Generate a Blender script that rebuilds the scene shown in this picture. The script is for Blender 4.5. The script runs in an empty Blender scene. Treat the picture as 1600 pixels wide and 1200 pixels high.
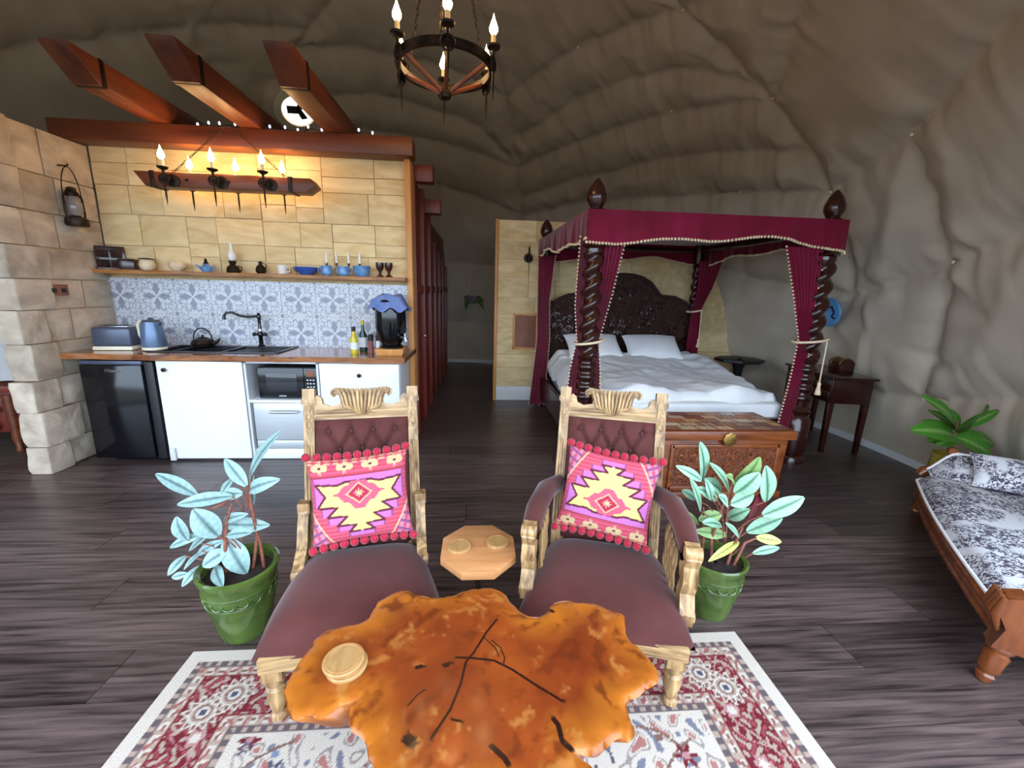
import bpy, bmesh, math, random
import numpy as np
from mathutils import Vector, Matrix, noise
from mathutils.geometry import delaunay_2d_cdt
random.seed(7); RNG = np.random.default_rng(7)
PI = math.pi
scene = bpy.context.scene
COL = scene.collection

# ------------------------------------------------------------------ camera
F_PX = 650.0; PITCH = math.radians(12.5); YAW = math.radians(4.5); ROLL = 0.027
CAM = Vector((0, 0, 1.5))
fw = Vector((math.sin(YAW)*math.cos(PITCH), math.cos(YAW)*math.cos(PITCH), -math.sin(PITCH)))
r0 = Vector((math.cos(YAW), -math.sin(YAW), 0)); u0 = r0.cross(fw)
rt = r0*math.cos(ROLL) + u0*math.sin(ROLL); up = u0*math.cos(ROLL) - r0*math.sin(ROLL)
cam_data = bpy.data.cameras.new('camera'); cam = bpy.data.objects.new('camera', cam_data); COL.objects.link(cam)
cam_data.sensor_width = 36; cam_data.lens = 36*F_PX/1600; cam_data.clip_start = 0.05
cam.matrix_world = Matrix(((rt.x, up.x, -fw.x, 0), (rt.y, up.y, -fw.y, 0), (rt.z, up.z, -fw.z, CAM.z), (0, 0, 0, 1)))
scene.camera = cam

def ray(x, y): return fw + rt*((x-800)/F_PX) - up*((y-600)/F_PX)
def atz(x, y, z): d = ray(x, y); return CAM + d*((z-CAM.z)/d.z)
def aty(x, y, Y): d = ray(x, y); return CAM + d*(Y/d.y)

# ------------------------------------------------------------------ light
SKY = 6.6
world = bpy.data.worlds.new('world'); scene.world = world; world.use_nodes = True
wb = world.node_tree.nodes['Background']; wb.inputs['Color'].default_value = (0.66, 0.81, 1.0, 1); wb.inputs['Strength'].default_value = SKY
scene.view_settings.view_transform = 'Standard'; scene.view_settings.look = 'None'
scene.view_settings.exposure = 0.0; scene.view_settings.gamma = 1; scene.view_settings.use_curve_mapping = False
CANDLE_W = 7.0

# ------------------------------------------------------------------ colour and materials
def lin(c): c /= 255.0; return c/12.92 if c <= 0.04045 else ((c+0.055)/1.055)**2.4
def S(r, g, b): return (lin(r), lin(g), lin(b), 1.0)
MATS = {}
def base_mat(name, rough=0.6, metal=0.0, spec=0.5):
    m = bpy.data.materials.new(name); m.use_nodes = True
    nt = m.node_tree; b = nt.nodes['Principled BSDF']
    b.inputs['Roughness'].default_value = rough; b.inputs['Metallic'].default_value = metal; b.inputs['Specular IOR Level'].default_value = spec
    MATS[name] = m
    return m, nt, b
def N(nt, t, **kw):
    n = nt.nodes.new(t)
    for k, v in kw.items():
        if k.startswith('i_'): n.inputs[k[2:].replace('_', ' ')].default_value = v
        else: setattr(n, k, v)
    return n
def coords(nt, stretch=(1, 1, 1), out='Object', rnd=False):
    tc = N(nt, 'ShaderNodeTexCoord'); mp = N(nt, 'ShaderNodeMapping'); mp.inputs['Scale'].default_value = stretch
    nt.links.new(tc.outputs[out], mp.inputs['Vector'])
    if rnd:
        oi = N(nt, 'ShaderNodeObjectInfo'); mul = N(nt, 'ShaderNodeMath', operation='MULTIPLY'); mul.inputs[1].default_value = 37.0
        nt.links.new(oi.outputs['Random'], mul.inputs[0]); nt.links.new(mul.outputs[0], mp.inputs['Location'])
    return mp.outputs['Vector']
def ramp(nt, fac, stops):
    r = N(nt, 'ShaderNodeValToRGB'); e = r.color_ramp.elements
    while len(e) < len(stops): e.new(0.5)
    for el, (p, c) in zip(e, stops): el.position = p; el.color = c
    nt.links.new(fac, r.inputs['Fac']); return r.outputs['Color']
def bump(nt, b, h, strength, dist=0.01):
    bp = N(nt, 'ShaderNodeBump'); bp.inputs['Strength'].default_value = strength; bp.inputs['Distance'].default_value = dist
    nt.links.new(h, bp.inputs['Height']); nt.links.new(bp.outputs['Normal'], b.inputs['Normal'])
def noisy(name, c1, c2, scale=6, stretch=(1, 1, 1), rough=0.6, metal=0, spec=0.5, bmp=0.0, detail=4, rnd=0.0, dist=0.0, coat=0, sheen=0, bdist=0.01):
    """two-tone noise, optional bump, optional brightness change from object to object"""
    m, nt, b = base_mat(name, rough, metal, spec)
    v = coords(nt, stretch, rnd=rnd > 0)
    nz = N(nt, 'ShaderNodeTexNoise', i_Scale=scale, i_Detail=detail, i_Distortion=dist); nt.links.new(v, nz.inputs['Vector'])
    c = ramp(nt, nz.outputs['Fac'], [(0.3, c1), (0.7, c2)])
    if rnd:
        oi = N(nt, 'ShaderNodeObjectInfo'); mr = N(nt, 'ShaderNodeMapRange'); mr.inputs['To Min'].default_value = 1-rnd; mr.inputs['To Max'].default_value = 1+rnd
        nt.links.new(oi.outputs['Random'], mr.inputs['Value'])
        hs = N(nt, 'ShaderNodeHueSaturation'); nt.links.new(mr.outputs[0], hs.inputs['Value']); nt.links.new(c, hs.inputs['Color']); c = hs.outputs['Color']
    nt.links.new(c, b.inputs['Base Color'])
    if bmp: bump(nt, b, nz.outputs['Fac'], bmp, bdist)
    if coat: b.inputs['Coat Weight'].default_value = coat; b.inputs['Coat Roughness'].default_value = 0.08
    if sheen: b.inputs['Sheen Weight'].default_value = sheen; b.inputs['Sheen Roughness'].default_value = 0.4
    return m
def attr_mat(name, rough=0.8, bmp=0.0, bscale=200, coat=0, sheen=0, spec=0.4):
    m, nt, b = base_mat(name, rough, 0, spec)
    a = N(nt, 'ShaderNodeAttribute', attribute_name='Col'); nz = N(nt, 'ShaderNodeTexNoise', i_Scale=bscale, i_Detail=3)
    nt.links.new(coords(nt), nz.inputs['Vector'])
    mx = N(nt, 'ShaderNodeMix', data_type='RGBA', blend_type='MULTIPLY'); mx.inputs[0].default_value = 0.5
    nt.links.new(a.outputs['Color'], mx.inputs[6]); nt.links.new(ramp(nt, nz.outputs['Fac'], [(0.3, (0.6, 0.6, 0.6, 1)), (0.6, (1, 1, 1, 1))]), mx.inputs[7])
    nt.links.new(mx.outputs[2], b.inputs['Base Color'])
    if bmp: bump(nt, b, nz.outputs['Fac'], bmp, 0.004)
    if coat: b.inputs['Coat Weight'].default_value = coat; b.inputs['Coat Roughness'].default_value = 0.12
    if sheen: b.inputs['Sheen Weight'].default_value = sheen
    return m
def emit(name, c, s):
    m, nt, b = base_mat(name, 0.4); b.inputs['Base Color'].default_value = c; b.inputs['Emission Color'].default_value = c; b.inputs['Emission Strength'].default_value = s; return m

noisy('floor_wood', S(34, 26, 26), S(102, 84, 80), 3.0, (0.8, 16, 8), 0.32, spec=0.5, bmp=0.12, detail=7, rnd=0.34, dist=0.6)
noisy('subfloor', S(24, 19, 18), S(32, 26, 24), 5)
noisy('canvas', S(180, 167, 148), S(196, 183, 164), 2.5, (1, 1, 1), 0.85, spec=0.2, bmp=0.25, detail=8, bdist=0.02)
noisy('sandstone', S(214, 182, 128), S(240, 216, 168), 2.2, (1.2, 3, 4), 0.8, spec=0.25, bmp=0.35, detail=8, rnd=0.10, dist=1.2)
noisy('rubble', S(166, 148, 130), S(214, 198, 176), 5, (1, 1, 1.4), 0.85, spec=0.2, bmp=0.9, detail=9, rnd=0.14, dist=0.4, bdist=0.03)
noisy('mortar', S(196, 168, 122), S(222, 196, 150), 14, bmp=0.5, rough=0.9)
noisy('red_wood', S(92, 26, 16), S(128, 44, 26), 3, (6, 6, 0.5), 0.45, bmp=0.15, rnd=0.12)
noisy('beam_wood', S(88, 38, 18), S(128, 64, 32), 2.5, (0.6, 5, 5), 0.42, bmp=0.12, rnd=0.08)
noisy('joist_wood', S(84, 38, 20), S(122, 60, 32), 2.5, (5, 0.6, 5), 0.42, bmp=0.12, rnd=0.08)
noisy('pine', S(196, 130, 66), S(220, 158, 92), 3, (5, 5, 0.5), 0.5)
noisy('slab_wood', S(96, 52, 30), S(178, 112, 62), 4, (0.8, 6, 4), 0.2, bmp=0.1, dist=1.0, coat=0.5)
noisy('shelf_wood', S(120, 72, 34), S(196, 136, 72), 3, (0.8, 7, 5), 0.4, bmp=0.15, dist=1.0)
noisy('white_gloss', S(234, 234, 235), S(240, 240, 240), 3, rough=0.22)
noisy('carcass', S(206, 207, 209), S(214, 215, 217), 3, rough=0.4)
noisy('brushed_steel', S(190, 194, 196), S(202, 205, 207), 2, (1, 1, 30), 0.3, metal=0.35)
noisy('black_gloss', S(10, 10, 14), S(16, 16, 20), 3, rough=0.12)
noisy('black_matte', S(20, 20, 22), S(30, 30, 33), 20, rough=0.5)
noisy('sink_black', S(26, 27, 30), S(36, 37, 40), 60, rough=0.32)
noisy('iron', S(30, 22, 18), S(58, 44, 34), 30, rough=0.45, metal=0.7, bmp=0.2)
noisy('chrome', S(200, 204, 210), S(216, 220, 226), 3, rough=0.15, metal=1)
noisy('oven_glass', S(44, 45, 50), S(54, 55, 60), 2, rough=0.08)
noisy('grey_enamel', S(74, 80, 98), S(86, 92, 110), 3, rough=0.3, metal=0.3)
noisy('blue_enamel', S(92, 112, 142), S(104, 124, 152), 3, rough=0.28, metal=0.3)
noisy('cream', S(228, 216, 190), S(238, 228, 204), 12, rough=0.5)
noisy('cream_glaze', S(206, 186, 150), S(228, 212, 180), 14, rough=0.3)
noisy('blue_glaze', S(70, 118, 176), S(120, 166, 208), 18, rough=0.22, detail=6)
noisy('deep_blue_glaze', S(40, 70, 150), S(62, 98, 176), 10, rough=0.22)
noisy('white_glaze', S(232, 228, 220), S(240, 238, 232), 6, rough=0.3)
noisy('dark_wood', S(32, 11, 8), S(62, 24, 17), 5, (4, 4, 0.8), 0.25, bmp=0.15, coat=0.3)
noisy('carved_wood', S(26, 10, 9), S(70, 32, 24), 26, (1, 1, 1), 0.32, bmp=1.0, detail=6, dist=2.2, bdist=0.03)
noisy('chest_wood', S(98, 46, 20), S(150, 80, 38), 4, (1, 4, 6), 0.35, bmp=0.2, coat=0.2)
noisy('chest_carving', S(80, 34, 16), S(146, 78, 40), 30, rough=0.4, bmp=1.0, detail=5, dist=2.0, bdist=0.02)
noisy('brass', S(132, 98, 48), S(176, 140, 76), 40, rough=0.35, metal=0.8, bmp=0.4)
noisy('oak', S(92, 62, 36), S(204, 164, 112), 5, (7, 7, 1.0), 0.38, bmp=0.3, detail=6, dist=0.8)
noisy('oak_rail', S(98, 68, 40), S(206, 168, 116), 5, (1.0, 7, 9), 0.38, bmp=0.3, detail=6, dist=0.8)
noisy('velvet', S(74, 34, 31), S(94, 47, 42), 4, rough=0.8, sheen=0.3, spec=0.25, bmp=0.05)
noisy('maroon_cloth', S(104, 5, 36), S(128, 11, 52), 3, rough=0.7, sheen=0.4, spec=0.2)
noisy('trim_cord', S(222, 196, 158), S(240, 220, 186), 60, rough=0.7, bmp=0.4)
noisy('linen', S(230, 230, 231), S(240, 240, 240), 5, rough=0.8, sheen=0.2, spec=0.2, bmp=0.12)
noisy('pompom', S(150, 12, 38), S(190, 32, 60), 60, rough=0.9, bmp=0.8, sheen=0.4)
noisy('green_glaze', S(52, 70, 26), S(88, 108, 48), 7, rough=0.15, detail=5, coat=0.4)
noisy('soil', S(26, 16, 14), S(56, 38, 32), 40, rough=0.95, bmp=1.0)
noisy('stem', S(110, 58, 46), S(150, 92, 72), 12, (1, 1, 5), rough=0.6)
noisy('side_table_wood', S(180, 118, 70), S(206, 148, 96), 4, (1, 7, 3), 0.4, dist=0.6)
noisy('coaster_wood', S(160, 118, 68), S(188, 148, 94), 10, rough=0.5, dist=2)
noisy('chaise_wood', S(96, 46, 20), S(140, 76, 36), 5, (4, 4, 1), 0.25, coat=0.4)
noisy('piping', S(226, 222, 218), S(236, 232, 228), 40, rough=0.8)
noisy('fig_leaf', S(40, 90, 24), S(88, 140, 44), 6, rough=0.35)
noisy('ochre_glaze', S(136, 118, 42), S(160, 142, 62), 6, rough=0.3)
noisy('oil_yellow', S(196, 176, 30), S(212, 192, 44), 4, rough=0.1)
noisy('bottle_green', S(22, 52, 44), S(34, 70, 58), 4, rough=0.1)
noisy('label_white', S(220, 224, 226), S(232, 234, 236), 9, rough=0.6)
noisy('spice_red', S(120, 60, 52), S(150, 84, 70), 30, rough=0.3)
noisy('baseboard_white', S(206, 206, 206), S(220, 220, 218), 5, rough=0.5)
noisy('panel_brown', S(126, 78, 54), S(146, 94, 66), 6, rough=0.6)
noisy('blue_paint', S(70, 132, 190), S(120, 174, 214), 9, rough=0.3)
noisy('navy_paint', S(20, 34, 84), S(28, 44, 100), 9, rough=0.3)
noisy('unseen_ground', S(84, 80, 66), S(108, 102, 84), 2, rough=0.9)
noisy('cloth_blue', S(96, 116, 172), S(120, 140, 190), 12, rough=0.9)
noisy('drape_grey', S(186, 184, 184), S(204, 202, 201), 3, rough=0.9)
noisy('glass_grey', S(120, 110, 110), S(150, 140, 136), 6, rough=0.1)
attr_mat('rug_pile', 0.95, 0.5, 260, spec=0.1); attr_mat('kilim', 0.9, 0.35, 300, spec=0.2)
attr_mat('tile_print', 0.18, 0.0, 90); attr_mat('patchwork', 0.35, 0.1, 60, coat=0.4)
attr_mat('leaf_print', 0.4, 0.1, 60)
def burl():
    m = attr_mat('burl', 0.34, 0.0, 14, coat=0.35); nt = m.node_tree; b = nt.nodes['Principled BSDF']
    nz = N(nt, 'ShaderNodeTexNoise', i_Scale=9, i_Detail=8, i_Distortion=2.5); nt.links.new(coords(nt), nz.inputs['Vector']); bump(nt, b, nz.outputs['Fac'], 0.12, 0.006)
burl()
def toile():
    m, nt, b = base_mat('toile', 0.85, 0, 0.2); v = coords(nt)
    big = N(nt, 'ShaderNodeTexNoise', i_Scale=6.5, i_Detail=2, i_Distortion=0.6); fine = N(nt, 'ShaderNodeTexNoise', i_Scale=38, i_Detail=4, i_Distortion=2.2)
    nt.links.new(v, big.inputs['Vector']); nt.links.new(v, fine.inputs['Vector'])
    a = ramp(nt, big.outputs['Fac'], [(0.36, (0, 0, 0, 1)), (0.47, (1, 1, 1, 1))]); c = ramp(nt, fine.outputs['Fac'], [(0.47, (1, 1, 1, 1)), (0.55, (0, 0, 0, 1))])
    mu = N(nt, 'ShaderNodeMath', operation='MULTIPLY'); nt.links.new(a, mu.inputs[0]); nt.links.new(c, mu.inputs[1])
    nt.links.new(ramp(nt, mu.outputs[0], [(0.1, S(206, 204, 206)), (0.8, S(78, 70, 84))]), b.inputs['Base Color'])
toile()
emit('flame_glass', (1.0, 0.72, 0.36, 1), 22); emit('fairy_bulb', (0.7, 0.7, 1.0, 1), 3.0); emit('vent_daylight', (1.0, 0.95, 0.88, 1), 1.2)

# ------------------------------------------------------------------ mesh helpers
class M:
    def __init__(s): s.v = []; s.f = []; s.c = None
    def add(s, vs, fs, T=None):
        o = len(s.v); s.v += [tuple(T @ Vector(p)) if T is not None else tuple(p) for p in vs]; s.f += [tuple(i+o for i in f) for f in fs]; return s
    def box(s, c, d, T=None, top=(1, 1)):
        x, y, z = d[0]/2, d[1]/2, d[2]/2; tx, ty = top
        vs = [(c[0]+a*x*(tx if k > 0 else 1), c[1]+b*y*(ty if k > 0 else 1), c[2]+k*z) for k in (-1, 1) for a, b in ((-1, -1), (1, -1), (1, 1), (-1, 1))]
        return s.add(vs, [(3, 2, 1, 0), (4, 5, 6, 7), (0, 1, 5, 4), (1, 2, 6, 5), (2, 3, 7, 6), (3, 0, 4, 7)], T)
    def grid(s, fn, nu, nv, wu=False, wv=False, T=None):
        U = nu if wu else nu+1; V = nv if wv else nv+1
        vs = [fn(i/nu, j/nv) for j in range(V) for i in range(U)]
        fs = [(j*U+i, j*U+(i+1) % U, ((j+1) % V)*U+(i+1) % U, ((j+1) % V)*U+i) for j in range(nv) for i in range(nu)]
        return s.add(vs, fs, T)
    def lathe(s, prof, n=20, c=(0, 0, 0), T=None, caps=True, wob=None):
        vs = []; k = len(prof)
        for r, z in prof:
            for i in range(n):
                a = 2*PI*i/n; rr = r if wob is None else wob(r, z, a)
                vs.append((c[0]+rr*math.cos(a), c[1]+rr*math.sin(a), c[2]+z))
        fs = [(j*n+i, j*n+(i+1) % n, (j+1)*n+(i+1) % n, (j+1)*n+i) for j in range(k-1) for i in range(n)]
        if caps: fs += [tuple(range(n-1, -1, -1)), tuple((k-1)*n+i for i in range(n))]
        return s.add(vs, fs, T)
    def tube(s, pts, r, n=8, closed=False, T=None):
        P = [Vector(p) for p in pts]; k = len(P); R = r if isinstance(r, (list, tuple)) else [r]*k; vs = []; prev = None
        for i in range(k):
            a = P[(i-1) % k] if closed or i > 0 else P[i]; b = P[(i+1) % k] if closed or i < k-1 else P[i]
            t = (b-a).normalized()
            if prev is None: x = t.orthogonal().normalized()
            else:
                x = prev - t*prev.dot(t); x = x.normalized() if x.length > 1e-6 else t.orthogonal().normalized()
            prev = x; y = t.cross(x)
            vs += [P[i] + (x*math.cos(2*PI*j/n) + y*math.sin(2*PI*j/n))*R[i] for j in range(n)]
        m = k if closed else k-1
        fs = [(i*n+j, i*n+(j+1) % n, ((i+1) % k)*n+(j+1) % n, ((i+1) % k)*n+j) for i in range(m) for j in range(n)]
        if not closed: fs += [tuple(range(n-1, -1, -1)), tuple((k-1)*n+j for j in range(n))]
        return s.add(vs, fs, T)
    def prism(s, poly, d0, d1, axis='y', T=None):
        """poly of 2-d points; axis = extrusion axis (y: poly is x,z; z: poly is x,y; x: poly is y,z)"""
        n = len(poly); mk = {'y': lambda a, b, d: (a, d, b), 'z': lambda a, b, d: (a, b, d), 'x': lambda a, b, d: (d, a, b)}[axis]
        vs = [mk(a, b, d0) for a, b in poly] + [mk(a, b, d1) for a, b in poly]
        fs = [tuple(range(n)), tuple(range(2*n-1, n-1, -1))] + [(i, i+n, (i+1) % n+n, (i+1) % n) for i in range(n)]
        return s.add(vs, fs, T)
    def ball(s, c, r, n=10, sz=1.0, T=None):
        k = max(4, n//2+1); return s.lathe([(max(r*math.sin(PI*j/k), r*0.02), -r*sz*math.cos(PI*j/k)) for j in range(k+1)], n, c, T)
    def mesh(s, name, mat, smooth=38, bevel=0, seg=2):
        me = bpy.data.meshes.new(name); me.from_pydata(s.v, [], s.f)
        bm = bmesh.new(); bm.from_mesh(me); bmesh.ops.recalc_face_normals(bm, faces=bm.faces)
        if bevel:
            es = [e for e in bm.edges if len(e.link_faces) == 2 and e.calc_face_angle(0) > 0.5]
            bmesh.ops.bevel(bm, geom=es, offset=bevel, segments=seg, affect='EDGES', profile=0.5, clamp_overlap=True)
        bm.to_mesh(me); bm.free()
        if smooth:
            me.polygons.foreach_set('use_smooth', [True]*len(me.polygons)); me.set_sharp_from_angle(angle=math.radians(smooth))
        me.materials.append(MATS[mat])
        if s.c is not None and not bevel:
            ca = me.color_attributes.new('Col', 'FLOAT_COLOR', 'POINT'); ca.data.foreach_set('color', np.asarray(s.c, dtype=np.float32).ravel())
        return me
    def obj(s, name, mat, parent=None, smooth=38, bevel=0, loc=None, rot=None, seg=2):
        return place(s.mesh(name, mat, smooth, bevel, seg), name, parent, loc, rot)
STUFF = {'carving', 'scroll_carving', 'bead_trim', 'relief_band'}
def place(me, name, parent=None, loc=None, rot=None):
    o = bpy.data.objects.new(name, me); COL.objects.link(o)
    if parent is not None: o.parent = parent
    if name in STUFF: o['kind'] = 'stuff'
    if loc is not None: o.location = loc
    if rot is not None: o.rotation_euler = rot
    return o
def tag(o, label, cat, group=None):
    o['label'] = label; o['category'] = cat
    if group: o['group'] = group
    return o
def thing(name, label, cat, loc=(0, 0, 0), rz=0, group=None, rot=None):
    o = bpy.data.objects.new(name, None); COL.objects.link(o); o.location = loc; o.rotation_euler = rot or (0, 0, rz); o.empty_display_size = 0.1
    return tag(o, label, cat, group)
def struct(o): o['kind'] = 'structure'; return o
def copy_tree(o, parent=None):
    c = o.copy(); COL.objects.link(c); c.parent = parent
    for ch in list(o.children): copy_tree(ch, c)
    return c
def Rz(a): return Matrix.Rotation(a, 4, 'Z')
def Tr(*p): return Matrix.Translation(Vector(p))
def frame(o, z, x=None):
    """matrix with local z along z, at o"""
    z = Vector(z).normalized(); x = Vector(x) if x is not None else z.orthogonal(); x = (x - z*x.dot(z)).normalized(); y = z.cross(x)
    return Matrix(((x.x, y.x, z.x, o[0]), (x.y, y.y, z.y, o[1]), (x.z, y.z, z.z, o[2]), (0, 0, 0, 1)))
def cushion(m, w, h, t, n=24, T=None, p=0.42):
    """pillow in its own x-z plane, y is thickness; corners drawn out a little"""
    def side(sg):
        def fn(u, v):
            a, b = 2*u-1, 2*v-1
            k = ((1-a*a)*(1-b*b))**p; pull = 1 - 0.07*(1-b*b)*abs(a)**3; pull2 = 1 - 0.07*(1-a*a)*abs(b)**3
            return (a*w/2*pull, sg*t/2*k, b*h/2*pull2)
        return fn
    m.grid(side(-1), n, n, T=T); m.grid(side(1), n, n, T=T); return m

# ------------------------------------------------------------------ the dome: 10 m across, clear front behind the camera
DC = Vector((-0.85, 3.95, 0)); DR = 4.95
def on_dome(x, y, R=DR):
    d = ray(x, y).normalized(); o = CAM - DC; b = o.dot(d); return CAM + d*(-b + math.sqrt(b*b - (o.dot(o) - R*R)))
def in_window(p): return p.z < 2.75 and p.y < 1.15
SEAMS = [[(752, -60), (752, 18), (790, 152), (808, 262), (813, 345)],
 [(790, 152), (700, 105), (615, 87), (570, 77), (467, 72)], [(808, 262), (750, 197), (662, 165), (587, 147), (520, 150)],
 [(808, 262), (700, 226), (640, 212), (557, 200), (470, 190)], [(813, 335), (750, 310), (690, 290), (600, 275)],
 [(790, 152), (903, 74), (1067, 13), (1160, -30)], [(800, 215), (841, 195), (911, 151), (982, 123), (1067, 105), (1180, 130)],
 [(808, 262), (913, 218), (1049, 177), (1208, 154)], [(812, 310), (847, 297), (970, 264), (1031, 249), (1190, 236), (1270, 235)],
 [(813, 340), (900, 318), (1018, 310), (1157, 302), (1300, 300)], [(1020, -60), (1067, 13), (1140, 85), (1208, 154), (1262, 225), (1300, 300), (1325, 380), (1340, 460)],
 [(1300, 300), (1425, 210), (1550, 65), (1640, -30)], [(1208, 154), (1241, 56), (1262, -30)], [(1095, 412), (1200, 440), (1340, 460), (1490, 410), (1680, 330)],
 [(1130, 575), (1240, 590), (1345, 606), (1445, 625), (1620, 622)], [(1340, 460), (1280, 530), (1240, 590)], [(1425, 210), (1490, 410)], [(1490, 410), (1445, 625)],
 [(560, -40), (480, 45), (435, 115), (395, 190)], [(250, -60), (300, 40), (380, 170)], [(0, 80), (150, 60), (300, 40), (480, 45)], [(640, 420), (720, 408), (800, 420), (900, 440)], [(640, 500), (740, 505), (800, 510)]]
def build_dome():
    segs = []
    for pl in SEAMS:
        P = [on_dome(*p) for p in pl]
        segs += list(zip(P[:-1], P[1:]))
    A = np.array([tuple(a) for a, b in segs]); B = np.array([tuple(b) for a, b in segs]); AB = B-A; L2 = (AB**2).sum(1)
    na, ne = 760, 190
    az = np.linspace(0, 2*PI, na, endpoint=False); el = np.linspace(0, PI/2*0.992, ne)
    E, Z = np.meshgrid(el, az, indexing='ij')
    D = np.stack([np.cos(E)*np.cos(Z), np.cos(E)*np.sin(Z), np.sin(E)], -1).reshape(-1, 3)
    P = D*DR + np.array(DC)
    dist = np.full(len(P), 9.0); sarc = np.zeros(len(P)); acc = 0.0
    for a, ab, l2 in zip(A, AB, L2):
        t = np.clip(((P-a)@ab)/l2, 0, 1); q = a + t[:, None]*ab; q = np.array(DC) + (q-np.array(DC))/np.linalg.norm(q-np.array(DC), axis=1)[:, None]*DR
        dq = np.linalg.norm(P-q, axis=1); nr = dq < dist; sarc[nr] = acc+t[nr]*math.sqrt(l2); dist[nr] = dq[nr]; acc += math.sqrt(l2)
    # generic rows where the photo shows no seam: hoops about 0.75 m apart
    arc = E.reshape(-1)*DR
    hoop = np.abs(((arc - 0.66 + 0.5) % 1.0) - 0.5) + 0.06
    far = np.clip((dist-0.9)/0.6, 0, 1); d = dist*(1-far) + np.minimum(dist, hoop)*far
    wr = np.array([noise.noise(Vector((float(z)*9.0, float(e)*2.2, 3.1))) for e, z in zip(E.reshape(-1), Z.reshape(-1))])
    wr2 = np.array([noise.noise(Vector((float(p[0])*2.6, float(p[1])*2.6, float(p[2])*5.0))) for p in P])
    pk = np.array([noise.noise(Vector((s_*5.0, 0.3, d_*0.6))) + 0.6*noise.noise(Vector((s_*13.0, 2.3, d_*1.2))) for s_, d_ in zip(sarc.tolist(), d.tolist())])
    sw = np.array([noise.noise(Vector((z*7.0+e*5.0, e*1.3-z*0.8, 9.1))) for e, z in zip(E.reshape(-1).tolist(), Z.reshape(-1).tolist())]); sw = 1-np.abs(sw)*2.2
    rgt = np.clip((P[:, 0]-2.6)/0.8, 0, 1)*np.clip((3.3-P[:, 2])/0.6, 0, 1)
    k = 1-np.exp(-(d/0.13))
    low = np.clip(E.reshape(-1)*DR/0.6, 0.0, 1)
    disp = (0.10*k + 0.022*wr*k + 0.018*wr2 + 0.046*pk*np.exp(-d/0.28)*np.clip(d/0.03, 0, 1) + 0.055*sw*rgt*k)*low
    P = np.array(DC) + D*(DR - disp)[:, None] * 1.0
    V = [tuple(p) for p in P]
    groups = {}
    for j in range(ne-1):
        for i in range(na):
            f = (j*na+i, (j+1)*na+i, (j+1)*na+(i+1) % na, j*na+(i+1) % na)
            c = P[list(f)].mean(0)
            if in_window(Vector(c)): continue
            e_ = el[j]*DR; row = 0 if e_ < 0.66 else (1 if e_ < 2.9 else 2 if e_ < 5.2 else 3)
            sec = int((az[i]/(2*PI)*10 + 0.5*(row % 2)) % 10) if row < 3 else int(az[i]/(2*PI)*5)
            groups.setdefault((row, sec), []).append(f)
    root = struct(M().lathe([(DR+0.03, -0.12), (DR+0.03, 0.06), (DR-0.03, 0.07), (DR-0.03, -0.12)], 96, tuple(DC), caps=False).obj('ceiling', 'baseboard_white'))
    for key, fs in groups.items():
        ids = sorted({i for f in fs for i in f}); mp = {a: b for b, a in enumerate(ids)}
        me = bpy.data.meshes.new('liner_panel'); me.from_pydata([V[i] for i in ids], [], [tuple(mp[i] for i in f) for f in fs])
        me.polygons.foreach_set('use_smooth', [True]*len(me.polygons)); me.materials.append(MATS['canvas']); place(me, 'liner_panel', root)
    me = M().ball((0, 0, 0), 0.014, 8).mesh('liner_pin', 'cream')
    for x, y in [(903, 74), (1067, 16), (1049, 174), (1208, 154), (1018, 306), (1157, 300), (1298, 300), (1340, 458), (1490, 410), (1425, 210), (1566, 66), (1444, 624), (790, 152), (808, 262), (1252, 590), (1345, 606)]:
        place(me, 'liner_pin', root, loc=on_dome(x, y, DR-0.02))
    M().lathe([(0.30, 0), (0.30, 0.02), (0.21, 0.035), (0.2, 0.0)], 28, T=frame(on_dome(466, 172, DR-0.1), DC-on_dome(466, 172)), caps=False).obj('vent_ring', 'cream', root)
    v = M().lathe([(0.2, 0.0), (0.19, 0.03), (0.12, 0.06), (0.02, 0.07)], 24, T=frame(on_dome(466, 172, DR-0.09), DC-on_dome(466, 172))).obj('vent_cap', 'vent_daylight', root)
    f = frame(on_dome(466, 172, DR-0.17), DC-on_dome(466, 172))
    mb = M()
    for k in range(3): mb.box((0.07, 0, 0), (0.13, 0.085, 0.006), f @ Rz(k*2*PI/3+0.5) @ Matrix.Rotation(0.4, 4, 'X'))
    mb.lathe([(0.03, -0.01), (0.03, 0.015)], 10, T=f); mb.obj('vent_fan', 'black_matte', v)
    # frame of the clear front
    pts = []
    for t in np.linspace(0, 1, 60):
        a = PI*0.9 + t*PI*1.2; z = 2.75
        rr = math.sqrt(DR**2-z*z); x = DC.x+rr*math.cos(a); y = DC.y+rr*math.sin(a)
        if y < 1.15: pts.append((x, y, z))
    fr = M()
    def side(sg):
        out = []; ye = 1.15
        for z in np.linspace(0.0, 2.75, 14):
            q = DR**2-z*z-(ye-DC.y)**2
            if q > 0: out.append((DC.x+sg*math.sqrt(q), ye, z))
        return out
    fr.tube(side(-1), 0.04, 8); fr.tube(side(1), 0.04, 8); fr.tube(pts, 0.04, 8)
    o = struct(fr.obj('window_1', 'black_matte'))
build_dome()
struct(M().lathe([(60, -0.32), (60, -0.3)], 48, tuple(DC)).obj('ground', 'unseen_ground'))  # unseen ground disc, added to block sky light from below the dome

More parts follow.
